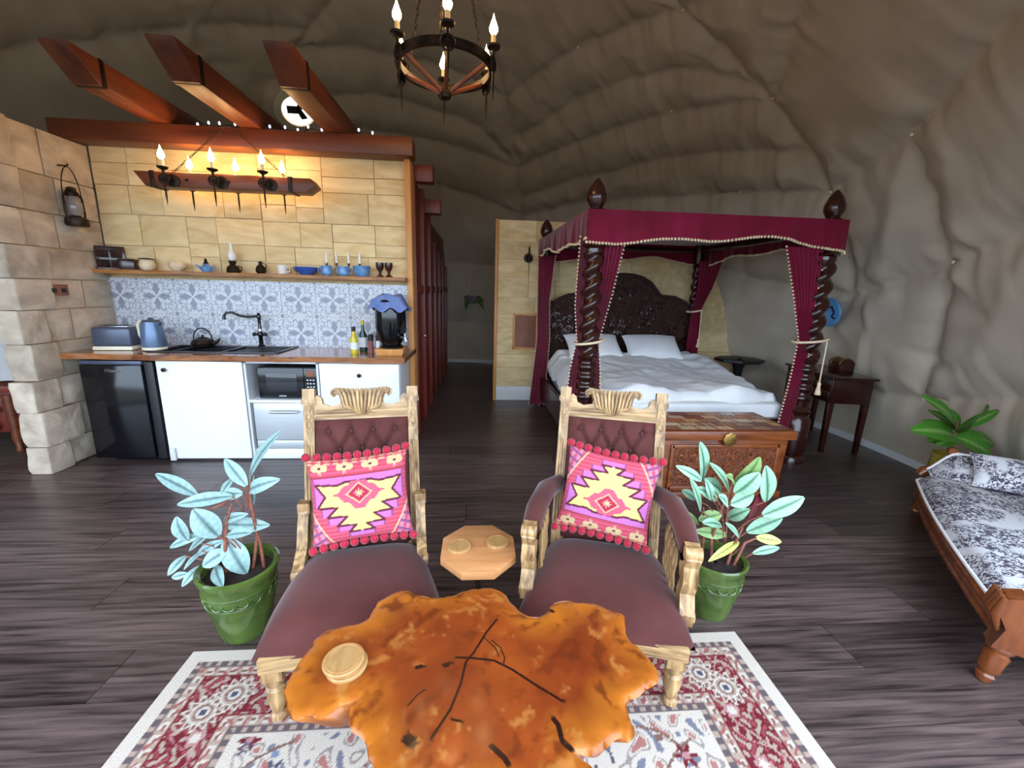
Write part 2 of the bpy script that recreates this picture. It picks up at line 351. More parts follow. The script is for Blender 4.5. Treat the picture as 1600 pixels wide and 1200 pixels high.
# ------------------------------------------------------------------ floor: planks across the room
def build_floor():
    fl = struct(M().lathe([(DR+0.05, -0.3), (DR+0.05, -0.013)], 72, tuple(DC)).obj('floor', 'subfloor'))
    w, L = 0.235, 1.52; shared = {}
    for j in range(42):
        y0 = -0.55 + j*w - 0.0; yc = y0+w/2; q = DR**2-(yc-DC.y)**2
        if q <= 0.1: continue
        xa, xb = DC.x-math.sqrt(q), DC.x+math.sqrt(q)
        if yc < 0.3: xa, xb = max(xa, -2.2), min(xb, 2.4)
        x = -7.5 + (j*0.57) % L
        while x < xb:
            a, b = max(x, xa), min(x+L, xb); x += L
            if b-a < 0.05: continue
            key = round(b-a, 3)
            if key not in shared: shared[key] = M().box((0, 0, -0.0075), (key-0.003, w-0.003, 0.015)).mesh('plank', 'floor_wood', 0)
            place(shared[key], 'plank', fl, loc=((a+b)/2, yc, 0))
build_floor()

# ------------------------------------------------------------------ stone walls
def split_rect(x0, z0, x1, z1, wmax, hmax, out, rnd):
    w, h = x1-x0, z1-z0
    if w <= wmax and h <= hmax: out.append((x0, z0, x1, z1)); return
    if w/wmax > h/hmax*rnd.uniform(0.8, 1.25): c = x0+w*rnd.uniform(0.38, 0.62); split_rect(x0, z0, c, z1, wmax, hmax, out, rnd); split_rect(c, z0, x1, z1, wmax, hmax, out, rnd)
    else: c = z0+h*rnd.uniform(0.38, 0.62); split_rect(x0, z0, x1, c, wmax, hmax, out, rnd); split_rect(x0, c, x1, z1, wmax, hmax, out, rnd)
def stone(w, h, d, puff, seed, n=5, gap=0.006):
    """block with a bulging, rough face towards -y, centred on x,z; back at y=0"""
    m = M(); w -= gap; h -= gap
    def fn(u, v):
        a, b = 2*u-1, 2*v-1; k = ((1-a**4)*(1-b**4))
        nz = noise.noise(Vector((a*w*3+seed*7.1, b*h*3, seed)))
        return (a*w/2, -d - puff*k*(0.8+0.9*nz), b*h/2)
    m.grid(fn, n, n); N_ = n+1
    ring = [i for i in range(N_)] + [j*N_+n for j in range(1, N_)] + [n*N_+i for i in range(n-1, -1, -1)] + [j*N_ for j in range(n-1, 0, -1)]
    o = len(m.v); m.v += [(m.v[i][0], 0.0, m.v[i][2]) for i in ring]; k = len(ring)
    m.f += [(ring[i], o+i, o+(i+1) % k, ring[(i+1) % k]) for i in range(k)]
    return m
KY = 4.18
def wall_of_stones(name, parent, rects, fn, mat, d, puff, n=5, smooth=50, keep=None):
    for i, (a, b, c, e) in enumerate(rects):
        if keep and not keep(a, b, c, e): continue
        loc, rz = fn((a+c)/2, (b+e)/2)
        stone(c-a, e-b, d+random.uniform(-0.004, 0.006), puff, i+len(name), n).obj(name, mat, parent, smooth, loc=loc, rot=(0, 0, rz))
rnd = random.Random(11)
# kitchen back wall
wb_ = struct(M().box((-2.02, KY+0.09, 1.315), (2.72, 0.16, 2.63)).obj('wall_back', 'mortar'))
R_ = []; split_rect(-3.37, 1.55, -0.69, 2.63, 0.52, 0.27, R_, rnd)
wall_of_stones('stone', wb_, R_, lambda x, z: ((x, KY+0.011, z), 0), 'sandstone', 0.018, 0.004, 4)
struct(M().box((-0.665, KY-0.0, 1.31), (0.05, 0.20, 2.62)).obj('trim_1', 'pine', bevel=0.004))
# left stone pier
WL = -3.40
wl = struct(M().box((-3.445, 3.78, 1.3), (0.09, 0.80, 2.6)).obj('wall_left', 'mortar'))
rows = [0, 0.22, 0.5, 0.74, 1.02, 1.27, 1.5, 1.74, 2.0, 2.28, 2.62]
for k in range(len(rows)-1):
    z0, z1 = rows[k], rows[k+1]; h = z1-z0; e = 3.29+rnd.uniform(-0.02, 0.03); cuts = [e+rnd.uniform(0.2, 0.36)]
    while cuts[-1] < 3.95: cuts.append(min(4.17, cuts[-1]+rnd.uniform(0.22, 0.42)))
    cuts[-1] = 4.17
    # quoin that runs through the end of the pier
    a, b = e, cuts[0]; w, hh, dd = 0.17+rnd.uniform(-0.012, 0.02), h-0.006, b-a-0.006
    def q(u, v, s=k):
        th = 2*PI*u; c_, s_ = math.cos(th), math.sin(th); p = 0.14
        x = math.copysign(abs(c_)**p, c_)*w/2; y = math.copysign(abs(s_)**p, s_)*dd/2
        nz = noise.noise(Vector((x*9+s*5, y*9, v*h*9)))*0.014; edge = 1-0.07*abs(2*v-1)**8
        return (x*edge+nz*c_, y*edge+nz*s_, (v-0.5)*hh)
    mq = M().grid(q, 20, 6, wu=True); mq.f += [tuple(range(19, -1, -1)), tuple(6*20+i for i in range(20))]
    mq.obj('stone', 'rubble', wl, 50, loc=(-3.425, (a+b)/2, (z0+z1)/2))
    for a, b in zip(cuts[:-1], cuts[1:]):
        stone(b-a, h, 0.035, 0.014, rnd.random()*50, 6, 0.012).obj('stone', 'rubble', wl, 50, loc=(WL-0.012, (a+b)/2, (z0+z1)/2), rot=(0, 0, PI/2))
# wall behind the bed
BY = 5.72
bwx = 3.05
wbed = struct(M().prism([(0.22, 0), (3.72, 0), (3.66, 0.6), (3.5, 1.2), (3.28, 1.7), (2.72, 2.41), (0.22, 2.41)], BY+0.012, BY+0.14).obj('wall_bed', 'mortar'))
R_ = []; split_rect(0.22, 0.2, 3.62, 2.41, 0.6, 0.34, R_, rnd)
def clip_keep(a, b, c, e): return c < 3.28 and (e < 1.7 or c < 2.75) or (e < 1.1 and c < 3.66)
wall_of_stones('stone', wbed, R_, lambda x, z: ((x, BY+0.013, z), 0), 'sandstone', 0.018, 0.004, 4, keep=clip_keep)
struct(M().box((0.2, BY+0.05, 1.205), (0.04, 0.2, 2.41)).obj('trim_2', 'pine', bevel=0.004))
struct(M().box((1.95, BY-0.012, 0.1), (3.46, 0.02, 0.2)).obj('baseboard_bed', 'baseboard_white', bevel=0.003))
# red board wall of the bathroom, running back from the kitchen end
wr_ = struct(M().box((-0.76, 6.4, 1.2), (0.1, 4.2, 2.4)).obj('wall_corridor', 'red_wood'))
y = 4.30; k = 0
while y < 8.3:
    post = k % 4 == 0
    hgt = 2.55 if y < 5.6 else 2.2 - 0.12*(y-5.6)
    M().box((0, 0, hgt/2), (0.085 if post else 0.045, 0.1 if post else 0.15, hgt)).obj('post' if post else 'board', 'red_wood', wr_, 30, 0.006, loc=(-0.69+(0.02 if post else 0), y, 0))
    y += 0.155 if not post else 0.14; k += 1
for y_, z_ in ((4.42, 2.58), (5.15, 2.42)): M().box((0, 0, 0), (0.42, 0.13, 0.15)).obj('rail_end', 'red_wood', wr_, 30, 0.006, loc=(-0.68, y_, z_))
M().box((0, 0, 0), (0.05, 4.0, 0.09)).obj('cross_rail', 'red_wood', wr_, 30, 0.006, loc=(-0.665, 6.3, 1.5))
M().lathe([(0.012, 0), (0.012, 0.03), (0.024, 0.035), (0.024, 0.05)], 12, T=frame((-0.63, 4.5, 1.02), (1, 0, 0))).obj('door_knob', 'chrome', wr_)

# ------------------------------------------------------------------ pergola over the kitchen
pg = thing('pergola', 'reddish timber beam with three overhanging joists above the stone kitchen wall', 'pergola', (-2.05, 4.07, 2.62))
M().box((0, 0, 0.075), (2.9, 0.18, 0.15)).obj('beam', 'beam_wood', pg, 30, 0.008)
for x, yf in ((-2.63, 3.13), (-1.92, 3.0), (-1.24, 2.98)):
    j = M().prism([(yf, 0.165), (yf+0.03, 0.13), (yf+0.2, 0.0), (4.9, 0.0), (4.9, 0.165)], -0.085, 0.085, 'x').obj('joist', 'joist_wood', pg, 30, 0.006, loc=(x+2.05, -4.07, 0.15))
    M().box((0, yf+0.24, 0.083), (0.178, 0.035, 0.172)).obj('strap', 'iron', j, 30, 0.002)
fl_ = thing('fairy_light_string', 'tangle of tiny bluish fairy lights lying along the timber beam', 'fairy lights', (-1.7, 4.02, 2.77))
wire = [(t, 0.03*math.sin(t*17), 0.012+0.008*math.sin(t*29)) for t in np.linspace(-0.75, 0.78, 90) if not (-0.32 < t < -0.12) and not (0.36 < t < 0.56)]
parts_ = [[p for p in wire if p[0] < -0.3], [p for p in wire if -0.15 < p[0] < 0.4], [p for p in wire if p[0] > 0.5]]
for p in parts_: M().tube(p, 0.003, 5).obj('wire', 'black_matte', fl_)
bulb = M().ball((0, 0, 0), 0.009, 8, 1.5).mesh('bulb', 'fairy_bulb')
for i in range(5, len(wire), 6): place(bulb, 'bulb', fl_, loc=(wire[i][0], wire[i][1]-0.02, wire[i][2]+0.012))

# ------------------------------------------------------------------ candle lamps
def candle(parent, loc, lightw, scroll_dir=None, h=0.10):
    """iron cup, sleeve and flame bulb as parts of a lamp; its light sits in the bulb"""
    c = M().lathe([(0.008, -0.02), (0.012, 0.0), (0.036, 0.012), (0.04, 0.022), (0.03, 0.024), (0.014, 0.02)], 14).obj('candle_cup', 'iron', parent, loc=loc)
    M().lathe([(0.014, 0.018), (0.014, 0.018+h*0.55)], 12).obj('candle_sleeve', 'cream_glaze', c)
    z0 = 0.018+h*0.55
    M().lathe([(0.010, z0), (0.024, z0+0.022), (0.025, z0+0.035), (0.016, z0+0.06), (0.006, z0+0.085), (0.001, z0+0.105)], 12).obj('flame_bulb', 'flame_glass', c, 60)
    L = bpy.data.lights.new('candle_light', 'POINT'); L.energy = lightw; L.color = (1.0, 0.58, 0.24); L.shadow_soft_size = 0.034
    lo = bpy.data.objects.new('candle_light', L); COL.objects.link(lo); lo.parent = c; lo.location = (0, 0, z0+0.04)
    return c
def scroll(m, o, sx, sz, r=0.006, turns=1.4, T=None, flip=1):
    pts = [(o[0]+flip*sx*(1-t*0.72)*math.cos(-PI/2+turns*2*PI*t), o[1], o[2]+sz*(1-t*0.72)*math.sin(-PI/2+turns*2*PI*t)) for t in np.linspace(0, 1, 22)]
    m.tube(pts, r, 6, T=T)
# beam lamp hanging in front of the kitchen wall
wc = thing('beam_chandelier', 'rustic timber beam light with six candle bulbs in front of sandstone wall', 'chandelier', (-2.06, 3.86, 2.305))
M().prism([(-0.70, 0.055), (-0.62, -0.055), (0.62, -0.055), (0.70, 0.0), (0.66, 0.055)], -0.07, 0.07).obj('beam', 'beam_wood', wc, 30, 0.006)
for x in (-0.56, 0.5): M().box((x, 0, 0), (0.035, 0.15, 0.122)).obj('strap', 'iron', wc, 30, 0.002)
for x in (-0.30, 0.02): M().ball((x, -0.075, 0), 0.012, 8).obj('bolt', 'iron', wc)
for i, x in enumerate((-0.43, -0.06, 0.32)):
    for sd in (-1, 1):
        xx = x + (0.0 if sd < 0 else 0.04); yy = sd*0.13
        a = M(); a.tube([(xx, yy, 0.05), (xx, yy, -0.13), (xx, yy, -0.2)], [0.007, 0.007, 0.002], 6)
        a.tube([(xx, yy, -0.02), (xx, sd*0.06, -0.02)], 0.008, 6)
        scroll(a, (xx, yy, -0.005), 0.045, 0.04); scroll(a, (xx, yy, -0.005), 0.045, 0.04, flip=-1)
        if sd < 0: a.lathe([(0.05, 0), (0.05, 0.008), (0.03, 0.012)], 16, T=frame((xx+0.03, -0.071, -0.01), (0, -1, 0)))
        a.obj('iron_bracket', 'iron', wc)
        candle(wc, (xx, yy, 0.055), CANDLE_W)
for x in (-0.45, 0.45):
    pts = [Vector((x, 0, 0.06)).lerp(Vector((x*0.12, 0.05, 0.42)), t) for t in np.linspace(0, 1, 18)]
    m = M()
    for i in range(len(pts)-1):
        c_ = (pts[i]+pts[i+1])/2; d = (pts[i+1]-pts[i]).normalized(); sdv = Vector((0, 1, 0)) if i % 2 else d.cross(Vector((0, 1, 0)))
        m.tube([c_ + d*0.016*math.cos(t) + sdv*0.007*math.sin(t) for t in np.linspace(0, 2*PI, 9)[:-1]], 0.0025, 4, True)
    m.obj('chain', 'iron', wc)
# ring chandelier
rc = thing('ring_chandelier', 'wrought iron wagon wheel chandelier with six candle bulbs hanging from dome', 'chandelier', (-0.22, 2.8, 2.77))
RR = 0.27
M().grid(lambda u, v: ((RR+[0.014, 0.014, -0.014, -0.014][int(v*4) % 4])*math.cos(2*PI*u), (RR+[0.014, 0.014, -0.014, -0.014][int(v*4) % 4])*math.sin(2*PI*u), [-0.02, 0.02, 0.02, -0.02][int(v*4) % 4]), 48, 4, True, True).obj('ring', 'iron', rc, 30)
M().lathe([(0.03, -0.16), (0.035, -0.14), (0.03, -0.11)], 14).obj('hub', 'iron', rc)
for k in range(6):
    a = k*PI/3 + PI/2 + 0.12; d = Vector((math.cos(a), math.sin(a), 0))
    M().tube([d*0.02+Vector((0, 0, -0.135)), d*RR+Vector((0, 0, -0.005))], 0.012, 6).obj('spoke', 'beam_wood', rc)
    m = M(); p = d*(RR+0.03); m.tube([p+Vector((0, 0, 0.04)), p+Vector((0, 0, -0.1)), p+Vector((0, 0, -0.2))], [0.007, 0.007, 0.002], 6)
    tm = Matrix.Translation(p) @ Rz(a+PI/2); scroll(m, (0, 0, -0.015), 0.04, 0.042, T=tm); scroll(m, (0, 0, -0.015), 0.04, 0.042, flip=-1, T=tm); m.tube([d*RR, p], 0.008, 6); m.obj('iron_bracket', 'iron', rc)
    candle(rc, (p.x, p.y, 0.045), CANDLE_W)
for k in range(3):
    a = k*2*PI/3+PI/6; m = M(); p0 = Vector((RR*math.cos(a), RR*math.sin(a), 0.02)); p1 = Vector((0, 0, 1.1))
    n_ = 34
    for i in range(n_):
        c_ = p0.lerp(p1, (i+0.5)/n_); dd = (p1-p0).normalized(); sdv = dd.orthogonal().normalized(); sdv = sdv if i % 2 else dd.cross(sdv)
        m.tube([c_ + dd*0.022*math.cos(t) + sdv*0.008*math.sin(t) for t in np.linspace(0, 2*PI, 9)[:-1]], 0.003, 4, True)
    m.obj('chain', 'iron', rc)
M().tube([(0, 0, 1.08), (0, 0, 1.75)], 0.006, 6).obj('hanging_rod', 'iron', rc)

# ------------------------------------------------------------------ kitchen
# tiled splashback: every tile a piece with the printed star pattern
def tile_mesh():
    n = 64; m = M(); s = 0.313; hh = 0.316
    m.grid(lambda u, v: ((u-0.5)*s, -0.008, (v-0.5)*hh), n, n)
    u = np.array([(p[0]/s, p[2]/hh) for p in m.v]); x, z = u[:, 0], u[:, 1]
    base = np.array(S(216, 218, 224)); grey = np.array(S(156, 159, 174)); pale = np.array(S(232, 233, 237)); dark = np.array(S(126, 130, 150))
    c = np.tile(base, (len(x), 1)); r = np.hypot(x, z); a = np.arctan2(z, x)
    for px_, pz_ in ((x, z), (z, x)): c[(np.abs(np.abs(px_)-0.21)/0.2 + np.abs(pz_)/0.1) < 1] = grey
    cur = np.abs(np.sin(a*4))*0.16 + 0.26; c[np.abs(r-cur) < 0.018] = grey
    for sx in (-1, 1):
        for sz in (-1, 1):
            rr = np.hypot(x-sx*0.5, z-sz*0.5); aa = np.arctan2(z-sz*0.5, x-sx*0.5)
            c[np.abs(rr-(0.16+0.05*np.cos(aa*8))) < 0.016] = grey; c[rr < 0.05] = grey; c[np.abs(rr-0.3-0.03*np.sin(aa*12)) < 0.010] = dark
    for k in range(12):
        for q in (0.2, 0.33, 0.44):
            t = k*PI/6+PI/12*(1 if q > 0.3 else 0.5); c[np.hypot((x-q*math.cos(t))*1.0, (z-q*math.sin(t))*1.5) < 0.018] = dark
    c[(np.abs(np.abs(x)-np.abs(z)) < 0.014) & (r < 0.2)] = pale; c[r < 0.03] = pale
    m.c = c
    o = len(m.v); N_ = n+1; cs = [0, n, N_*N_-1, N_*n]; m.v += [(m.v[i][0], 0, m.v[i][2]) for i in cs]; m.f += [(cs[i], o+i, o+(i+1) % 4, cs[(i+1) % 4]) for i in range(4)]
    m.c = np.vstack([c, np.tile(base, (4, 1))])
    return m.mesh('tile', 'tile_print', 30)
tm_ = tile_mesh()
sb = struct(M().box((-2.02, KY-0.004, 1.22), (2.66, 0.012, 0.68)).obj('splashback', 'mortar'))
sb['kind'] = 'structure'
for r_ in range(2):
    x = -0.936
    for k in range(9):
        xc = -0.936 + 0.157 - k*0.316 + 0.0
        if xc < -3.35: continue
        o = place(tm_, 'tile', sb, loc=(xc if k else -0.8145, KY-0.008, 0.897+0.158+0.001+r_*0.3185+0.0))
        if k == 0: o.scale.x = 0.77
# worktop: one slab with a wavy front edge
wt = thing('worktop', 'live-edge polished timber kitchen worktop', 'worktop', (-2.0, 3.9, 0.88))
def wt_pts():
    f = []
    for i in range(60):
        t = i/59; x = -1.44 + t*2.80; f.append((x, -0.36 - 0.012*math.sin(x*7)-0.008*math.sin(x*19+1)))
    return f
fpts = wt_pts()
SX0, SX1, SY0, SY1 = -0.80, 0.26, -0.21, 0.20     # cut-out for the sink
mt = M(); fr_ = fpts
outer = fr_ + [(1.36, 0.27), (-1.37, 0.27)]
# slab in four bands round the cut-out, joined along it
def band(poly): mt.prism(poly, 0.0, 0.045, 'z')
band([p for p in fr_ if p[0] <= SX0] + [(SX0, -0.36), (SX0, 0.27), (-1.37, 0.27)])
band([(SX1, -0.36)] + [p for p in fr_ if p[0] >= SX1] + [(1.36, 0.27), (SX1, 0.27)])
band([(SX0, -0.36)] + [p for p in fr_ if SX0 < p[0] < SX1] + [(SX1, -0.36), (SX1, SY0), (SX0, SY0)])
band([(SX0, SY1), (SX1, SY1), (SX1, 0.27), (SX0, 0.27)])
mt.obj('slab', 'slab_wood', wt, 30)
sk = thing('kitchen_sink', 'black composite inset sink with one bowl and drainer', 'sink', (-2.27, 3.895, 0.925))
def tray(m, x0, x1, y0, y1, d, t=0.012):
    m.box(((x0+x1)/2, (y0+y1)/2, -d), (x1-x0, y1-y0, t)); m.box((x0+t/2, (y0+y1)/2, -d/2), (t, y1-y0, d)); m.box((x1-t/2, (y0+y1)/2, -d/2), (t, y1-y0, d))
    m.box(((x0+x1)/2, y0+t/2, -d/2), (x1-x0, t, d)); m.box(((x0+x1)/2, y1-t/2, -d/2), (x1-x0, t, d))
m = M(); tray(m, -0.37, 0.05, -0.19, 0.17, 0.17); m.obj('bowl', 'sink_black', sk, 30)
m = M(); tray(m, -0.5, -0.38, -0.19, 0.17, 0.035); m.obj('side_bowl', 'sink_black', sk, 30)
m = M(); tray(m, 0.06, 0.50, -0.19, 0.17, 0.02)
for k in range(7): m.box((0.28, -0.15+k*0.045, -0.008), (0.36, 0.012, 0.012))
m.obj('drainer', 'sink_black', sk, 30)
m = M(); m.box((0, -0.2, 0.004), (1.06, 0.035, 0.01)); m.box((0, 0.19, 0.004), (1.06, 0.055, 0.01)); m.box((-0.515, 0, 0.004), (0.035, 0.42, 0.01)); m.box((0.515, 0, 0.004), (0.035, 0.42, 0.01)); m.box((0.055, 0, 0.002), (0.03, 0.38, 0.01)); m.obj('rim', 'sink_black', sk, 30, 0.002)
M().lathe([(0.035, -0.164), (0.035, -0.155), (0.02, -0.158)], 16, (-0.16, 0, 0)).obj('drain', 'chrome', sk)
tp = thing('kitchen_tap', 'black swan-neck kitchen tap behind the sink', 'tap', (-2.06, 4.075, 0.933))
M().lathe([(0.03, 0), (0.03, 0.012), (0.02, 0.02), (0.018, 0.09), (0.024, 0.10), (0.024, 0.125), (0.016, 0.14), (0.013, 0.25), (0.017, 0.27), (0.015, 0.30), (0.005, 0.315)], 16).obj('column', 'black_gloss', tp)
M().tube([(0, 0, 0.285), (-0.08, -0.02, 0.275), (-0.15, -0.03, 0.285), (-0.21, -0.04, 0.315), (-0.255, -0.05, 0.31), (-0.275, -0.055, 0.285), (-0.278, -0.056, 0.25)], [0.012, 0.011, 0.011, 0.011, 0.011, 0.012, 0.016], 10).obj('spout', 'black_gloss', tp)
m = M()
for sg in (-1, 1): m.tube([(0, 0, 0.112), (sg*0.045, -0.01, 0.115)], 0.009, 8); m.ball((sg*0.05, -0.011, 0.116), 0.018, 10)
m.obj('handle', 'black_gloss', tp)
M().lathe([(0.018, 0), (0.014, 0.03)], 12, (0, 0, 0.145)).obj('ring', 'chrome', tp)
# base units
def unit(name, label, x0, x1, cat='cabinet'): return thing(name, label, cat, ((x0+x1)/2, 3.58, 0.0))
KZ = 0.876
fr = unit('bar_fridge', 'black glossy bar fridge under the worktop beside the stone pier', -3.24, -2.665, 'fridge')
M().box((0, 0.29, 0.44), (0.54, 0.56, 0.84)).obj('body', 'black_matte', fr, 30, 0.006)
d = M().box((-0.035, -0.015, 0.435), (0.47, 0.05, 0.80)).obj('door', 'black_gloss', fr, 30, 0.008)
M().box((-0.035, -0.012, 0.853), (0.47, 0.04, 0.03)).obj('top_panel', 'grey_enamel', fr, 30, 0.004)
for sx in (-0.2, 0.2): M().lathe([(0.02, 0), (0.02, 0.022)], 10, (sx, 0.05, 0)).obj('foot', 'black_matte', fr)
M().box((0.24, 0.0, 0.44), (0.07, 0.03, 0.84)).obj('side_gap_filler', 'black_matte', fr, 30, 0.002)
def text(body, size, mat, parent, loc, name='lettering', rot=(PI/2, 0, 0), sx=1):
    cu = bpy.data.curves.new(name, 'FONT'); cu.body = body; cu.size = size; cu.extrude = 0.0008; cu.align_x = 'CENTER'; cu.align_y = 'CENTER'
    tmp = bpy.data.objects.new(name, cu); COL.objects.link(tmp); dg = bpy.context.evaluated_depsgraph_get(); me = bpy.data.meshes.new_from_object(tmp.evaluated_get(dg))
    bpy.data.objects.remove(tmp); me.materials.clear(); me.materials.append(MATS[mat]); return place(me, name, parent, loc, rot)
text('Hisense', 0.042, 'chrome', d, (-0.01, -0.0415, 0.79))
cb = unit('base_cabinet', 'glossy white base cabinet with one wide plain door beside the fridge', -2.655, -1.975)
M().box((0, 0.31, 0.37), (0.676, 0.56, 0.73)).obj('body', 'carcass', cb, 30, 0.002)
d = M().box((0, -0.006, 0.445), (0.672, 0.022, 0.85)).obj('door', 'white_gloss', cb, 30, 0.002)
M().lathe([(0.008, 0), (0.008, 0.012), (0.017, 0.016), (0.017, 0.024), (0.01, 0.028)], 14, T=frame((-0.27, -0.017, 0.80), (0, -1, 0))).obj('knob', 'iron', d)
M().box((-0.30, -0.03, 0.065), (0.045, 0.02, 0.11), top=(0.9, 1)).obj('door_stop', 'carcass', cb, 30, 0.003)
oc = unit('appliance_cabinet', 'pale grey open cabinet housing microwave and pull-out dishwasher', -1.97, -1.365)
m = M(); m.box((-0.293, 0.28, 0.44), (0.018, 0.58, 0.876)); m.box((0.293, 0.28, 0.44), (0.018, 0.58, 0.876)); m.box((0, 0.56, 0.44), (0.6, 0.018, 0.87)); m.box((0, 0.28, 0.868), (0.6, 0.58, 0.014)); m.obj('carcass', 'carcass', oc, 30)
M().box((0, 0.27, 0.535), (0.57, 0.58, 0.022)).obj('shelf', 'white_gloss', oc, 30, 0.002)
M().box((0, 0.26, 0.05), (0.6, 0.5, 0.09)).obj('kickboard', 'white_gloss', oc, 30, 0.002)
dw = thing('drawer_dishwasher', 'pale brushed steel drawer dishwasher below the microwave', 'dishwasher', (-1.655, 3.60, 0.098))
M().box((0, 0.26, 0.21), (0.55, 0.5, 0.41)).obj('body', 'grey_enamel', dw, 30, 0.002)
d = M().box((0, 0, 0.25), (0.555, 0.035, 0.335)).obj('drawer_front', 'brushed_steel', dw, 30, 0.004)
M().box((0, 0, 0.04), (0.555, 0.03, 0.075)).obj('lower_panel', 'brushed_steel', dw, 30, 0.004)
m = M(); m.tube([(-0.13, -0.05, 0.345), (0.10, -0.05, 0.345)], 0.012, 10)
for x in (-0.12, 0.09): m.tube([(x, -0.05, 0.345), (x, -0.01, 0.345)], 0.008, 8)
m.obj('handle', 'chrome', d); M().box((0.17, -0.018, 0.365), (0.04, 0.006, 0.045)).obj('display', 'black_gloss', d, 30, 0.002)
mw = thing('microwave', 'black microwave oven on shelf of the open cabinet', 'microwave', (-1.635, 3.62, 0.546))
M().box((0, 0.19, 0.14), (0.49, 0.38, 0.27)).obj('body', 'black_matte', mw, 30, 0.006)
d = M().box((-0.055, -0.012, 0.14), (0.375, 0.024, 0.265)).obj('door', 'black_gloss', mw, 30, 0.004)
M().box((-0.05, -0.0255, 0.15), (0.255, 0.005, 0.16)).obj('door_glass', 'oven_glass', d, 30, 0.002)
M().box((-0.05, -0.025, 0.03), (0.06, 0.003, 0.008)).obj('badge', 'chrome', d)
cp = M().box((0.19, -0.012, 0.14), (0.11, 0.024, 0.265)).obj('control_panel', 'black_gloss', mw, 30, 0.004)
M().box((0.19, -0.026, 0.225), (0.07, 0.005, 0.05)).obj('display', 'panel_brown', cp, 30, 0.001)  # brown of the screen is a reflection put into its colour
for r_ in range(3):
    for q_ in range(3): M().box((0.165+q_*0.025, -0.026, 0.17-r_*0.03), (0.014, 0.004, 0.01)).obj('button', 'carcass', cp, 30)
M().box((0.19, -0.027, 0.04), (0.07, 0.008, 0.03)).obj('open_button', 'carcass', cp, 30, 0.002)
db = unit('drawer_cabinet', 'glossy white drawer cabinet at worktop end beside red boards', -1.36, -0.69)
M().box((0, 0.31, 0.44), (0.666, 0.56, 0.87)).obj('body', 'carcass', db, 30, 0.002)
for z0, h in ((0.66, 0.42), (0.225, 0.43)):
    d = M().box((0, -0.006, z0), (0.66, 0.022, h-0.006)).obj('drawer', 'white_gloss', db, 30, 0.002)
    M().lathe([(0.008, 0), (0.008, 0.012), (0.017, 0.016), (0.017, 0.024), (0.01, 0.028)], 14, T=frame((0, -0.017, z0+0.11), (0, -1, 0))).obj('knob', 'iron', d)
# worktop things
WZ = 0.925
t = thing('toaster', 'blue-grey two-slot toaster with pale base on worktop by stone pier', 'toaster', (-3.11, 3.82, WZ), 0.12)
m = M(); m.box((0, 0, 0.115), (0.29, 0.18, 0.17)); m.obj('body', 'grey_enamel', t, 40, 0.03, seg=4)
M().box((0, 0, 0.018), (0.295, 0.185, 0.034)).obj('base', 'cream', t, 40, 0.012)
M().box((0, 0, 0.198), (0.24, 0.12, 0.012)).obj('top_plate', 'chrome', t, 40, 0.004)
for sy in (-0.03, 0.03): M().box((0, sy, 0.2045), (0.21, 0.022, 0.006)).obj('slot', 'black_matte', t)
m = M(); m.box((-0.149, 0, 0.12), (0.006, 0.014, 0.1)); m.box((-0.16, 0, 0.15), (0.03, 0.035, 0.014)); m.obj('lever', 'chrome', t, 30, 0.002)
for k in (-1, 1): M().lathe([(0.014, 0), (0.012, 0.014)], 12, T=frame((-0.147, k*0.05, 0.07), (-1, 0, 0))).obj('dial', 'chrome', t)
t = thing('electric_kettle', 'blue-grey jug kettle with pale handle beside the toaster', 'kettle', (-2.81, 3.80, WZ+0.009), -0.2)
M().lathe([(0.088, 0), (0.088, 0.02), (0.08, 0.026)], 24).obj('base', 'cream', t)
M().lathe([(0.086, 0.022), (0.090, 0.04), (0.082, 0.14), (0.070, 0.225), (0.068, 0.235)], 28).obj('body', 'blue_enamel', t)
M().lathe([(0.068, 0.234), (0.06, 0.248), (0.02, 0.256), (0.012, 0.27), (0.004, 0.272)], 24).obj('lid', 'grey_enamel', t)
M().tube([(-0.062, 0, 0.225), (-0.11, 0, 0.235), (-0.132, 0, 0.2), (-0.128, 0, 0.12), (-0.105, 0, 0.065), (-0.082, 0, 0.055)], [0.012, 0.013, 0.013, 0.012, 0.011, 0.01], 10).obj('handle', 'cream', t)
M().prism([(0.055, 0.19), (0.10, 0.232), (0.055, 0.236)], -0.02, 0.02).obj('spout', 'blue_enamel', t, 30, 0.004)
t = thing('iron_teapot', 'low dark cast iron teapot with hoop handle beside the sink', 'teapot', (-2.52, 3.98, WZ))
M().lathe([(0.05, 0), (0.085, 0.02), (0.095, 0.045), (0.08, 0.075), (0.045, 0.088)], 24).obj('body', 'iron', t)
M().lathe([(0.046, 0.087), (0.03, 0.097), (0.01, 0.10), (0.012, 0.115), (0.004, 0.12)], 18).obj('lid', 'iron', t)
M().tube([(0.08*math.cos(a), 0, 0.075+0.105*math.sin(a)) for a in np.linspace(0, PI, 15)], 0.006, 8).obj('handle', 'iron', t)
M().tube([(0.085, 0, 0.04), (0.125, 0, 0.06), (0.145, 0, 0.085)], [0.02, 0.014, 0.009], 10).obj('spout', 'iron', t)
t = thing('oil_bottle', 'clear bottle of yellow oil with dark cap on worktop', 'bottle', (-1.12, 3.78, WZ))
M().lathe([(0.032, 0), (0.034, 0.01), (0.034, 0.13), (0.018, 0.165), (0.014, 0.2)], 18).obj('body', 'oil_yellow', t); M().lathe([(0.017, 0.198), (0.017, 0.235), (0.012, 0.238)], 14).obj('cap', 'black_matte', t)
M().lathe([(0.0348, 0.04), (0.0348, 0.1)], 18, caps=False).obj('label', 'label_white', t)
t = thing('wine_bottle', 'dark green bottle with pale label behind the oil bottle', 'bottle', (-1.08, 3.93, WZ))
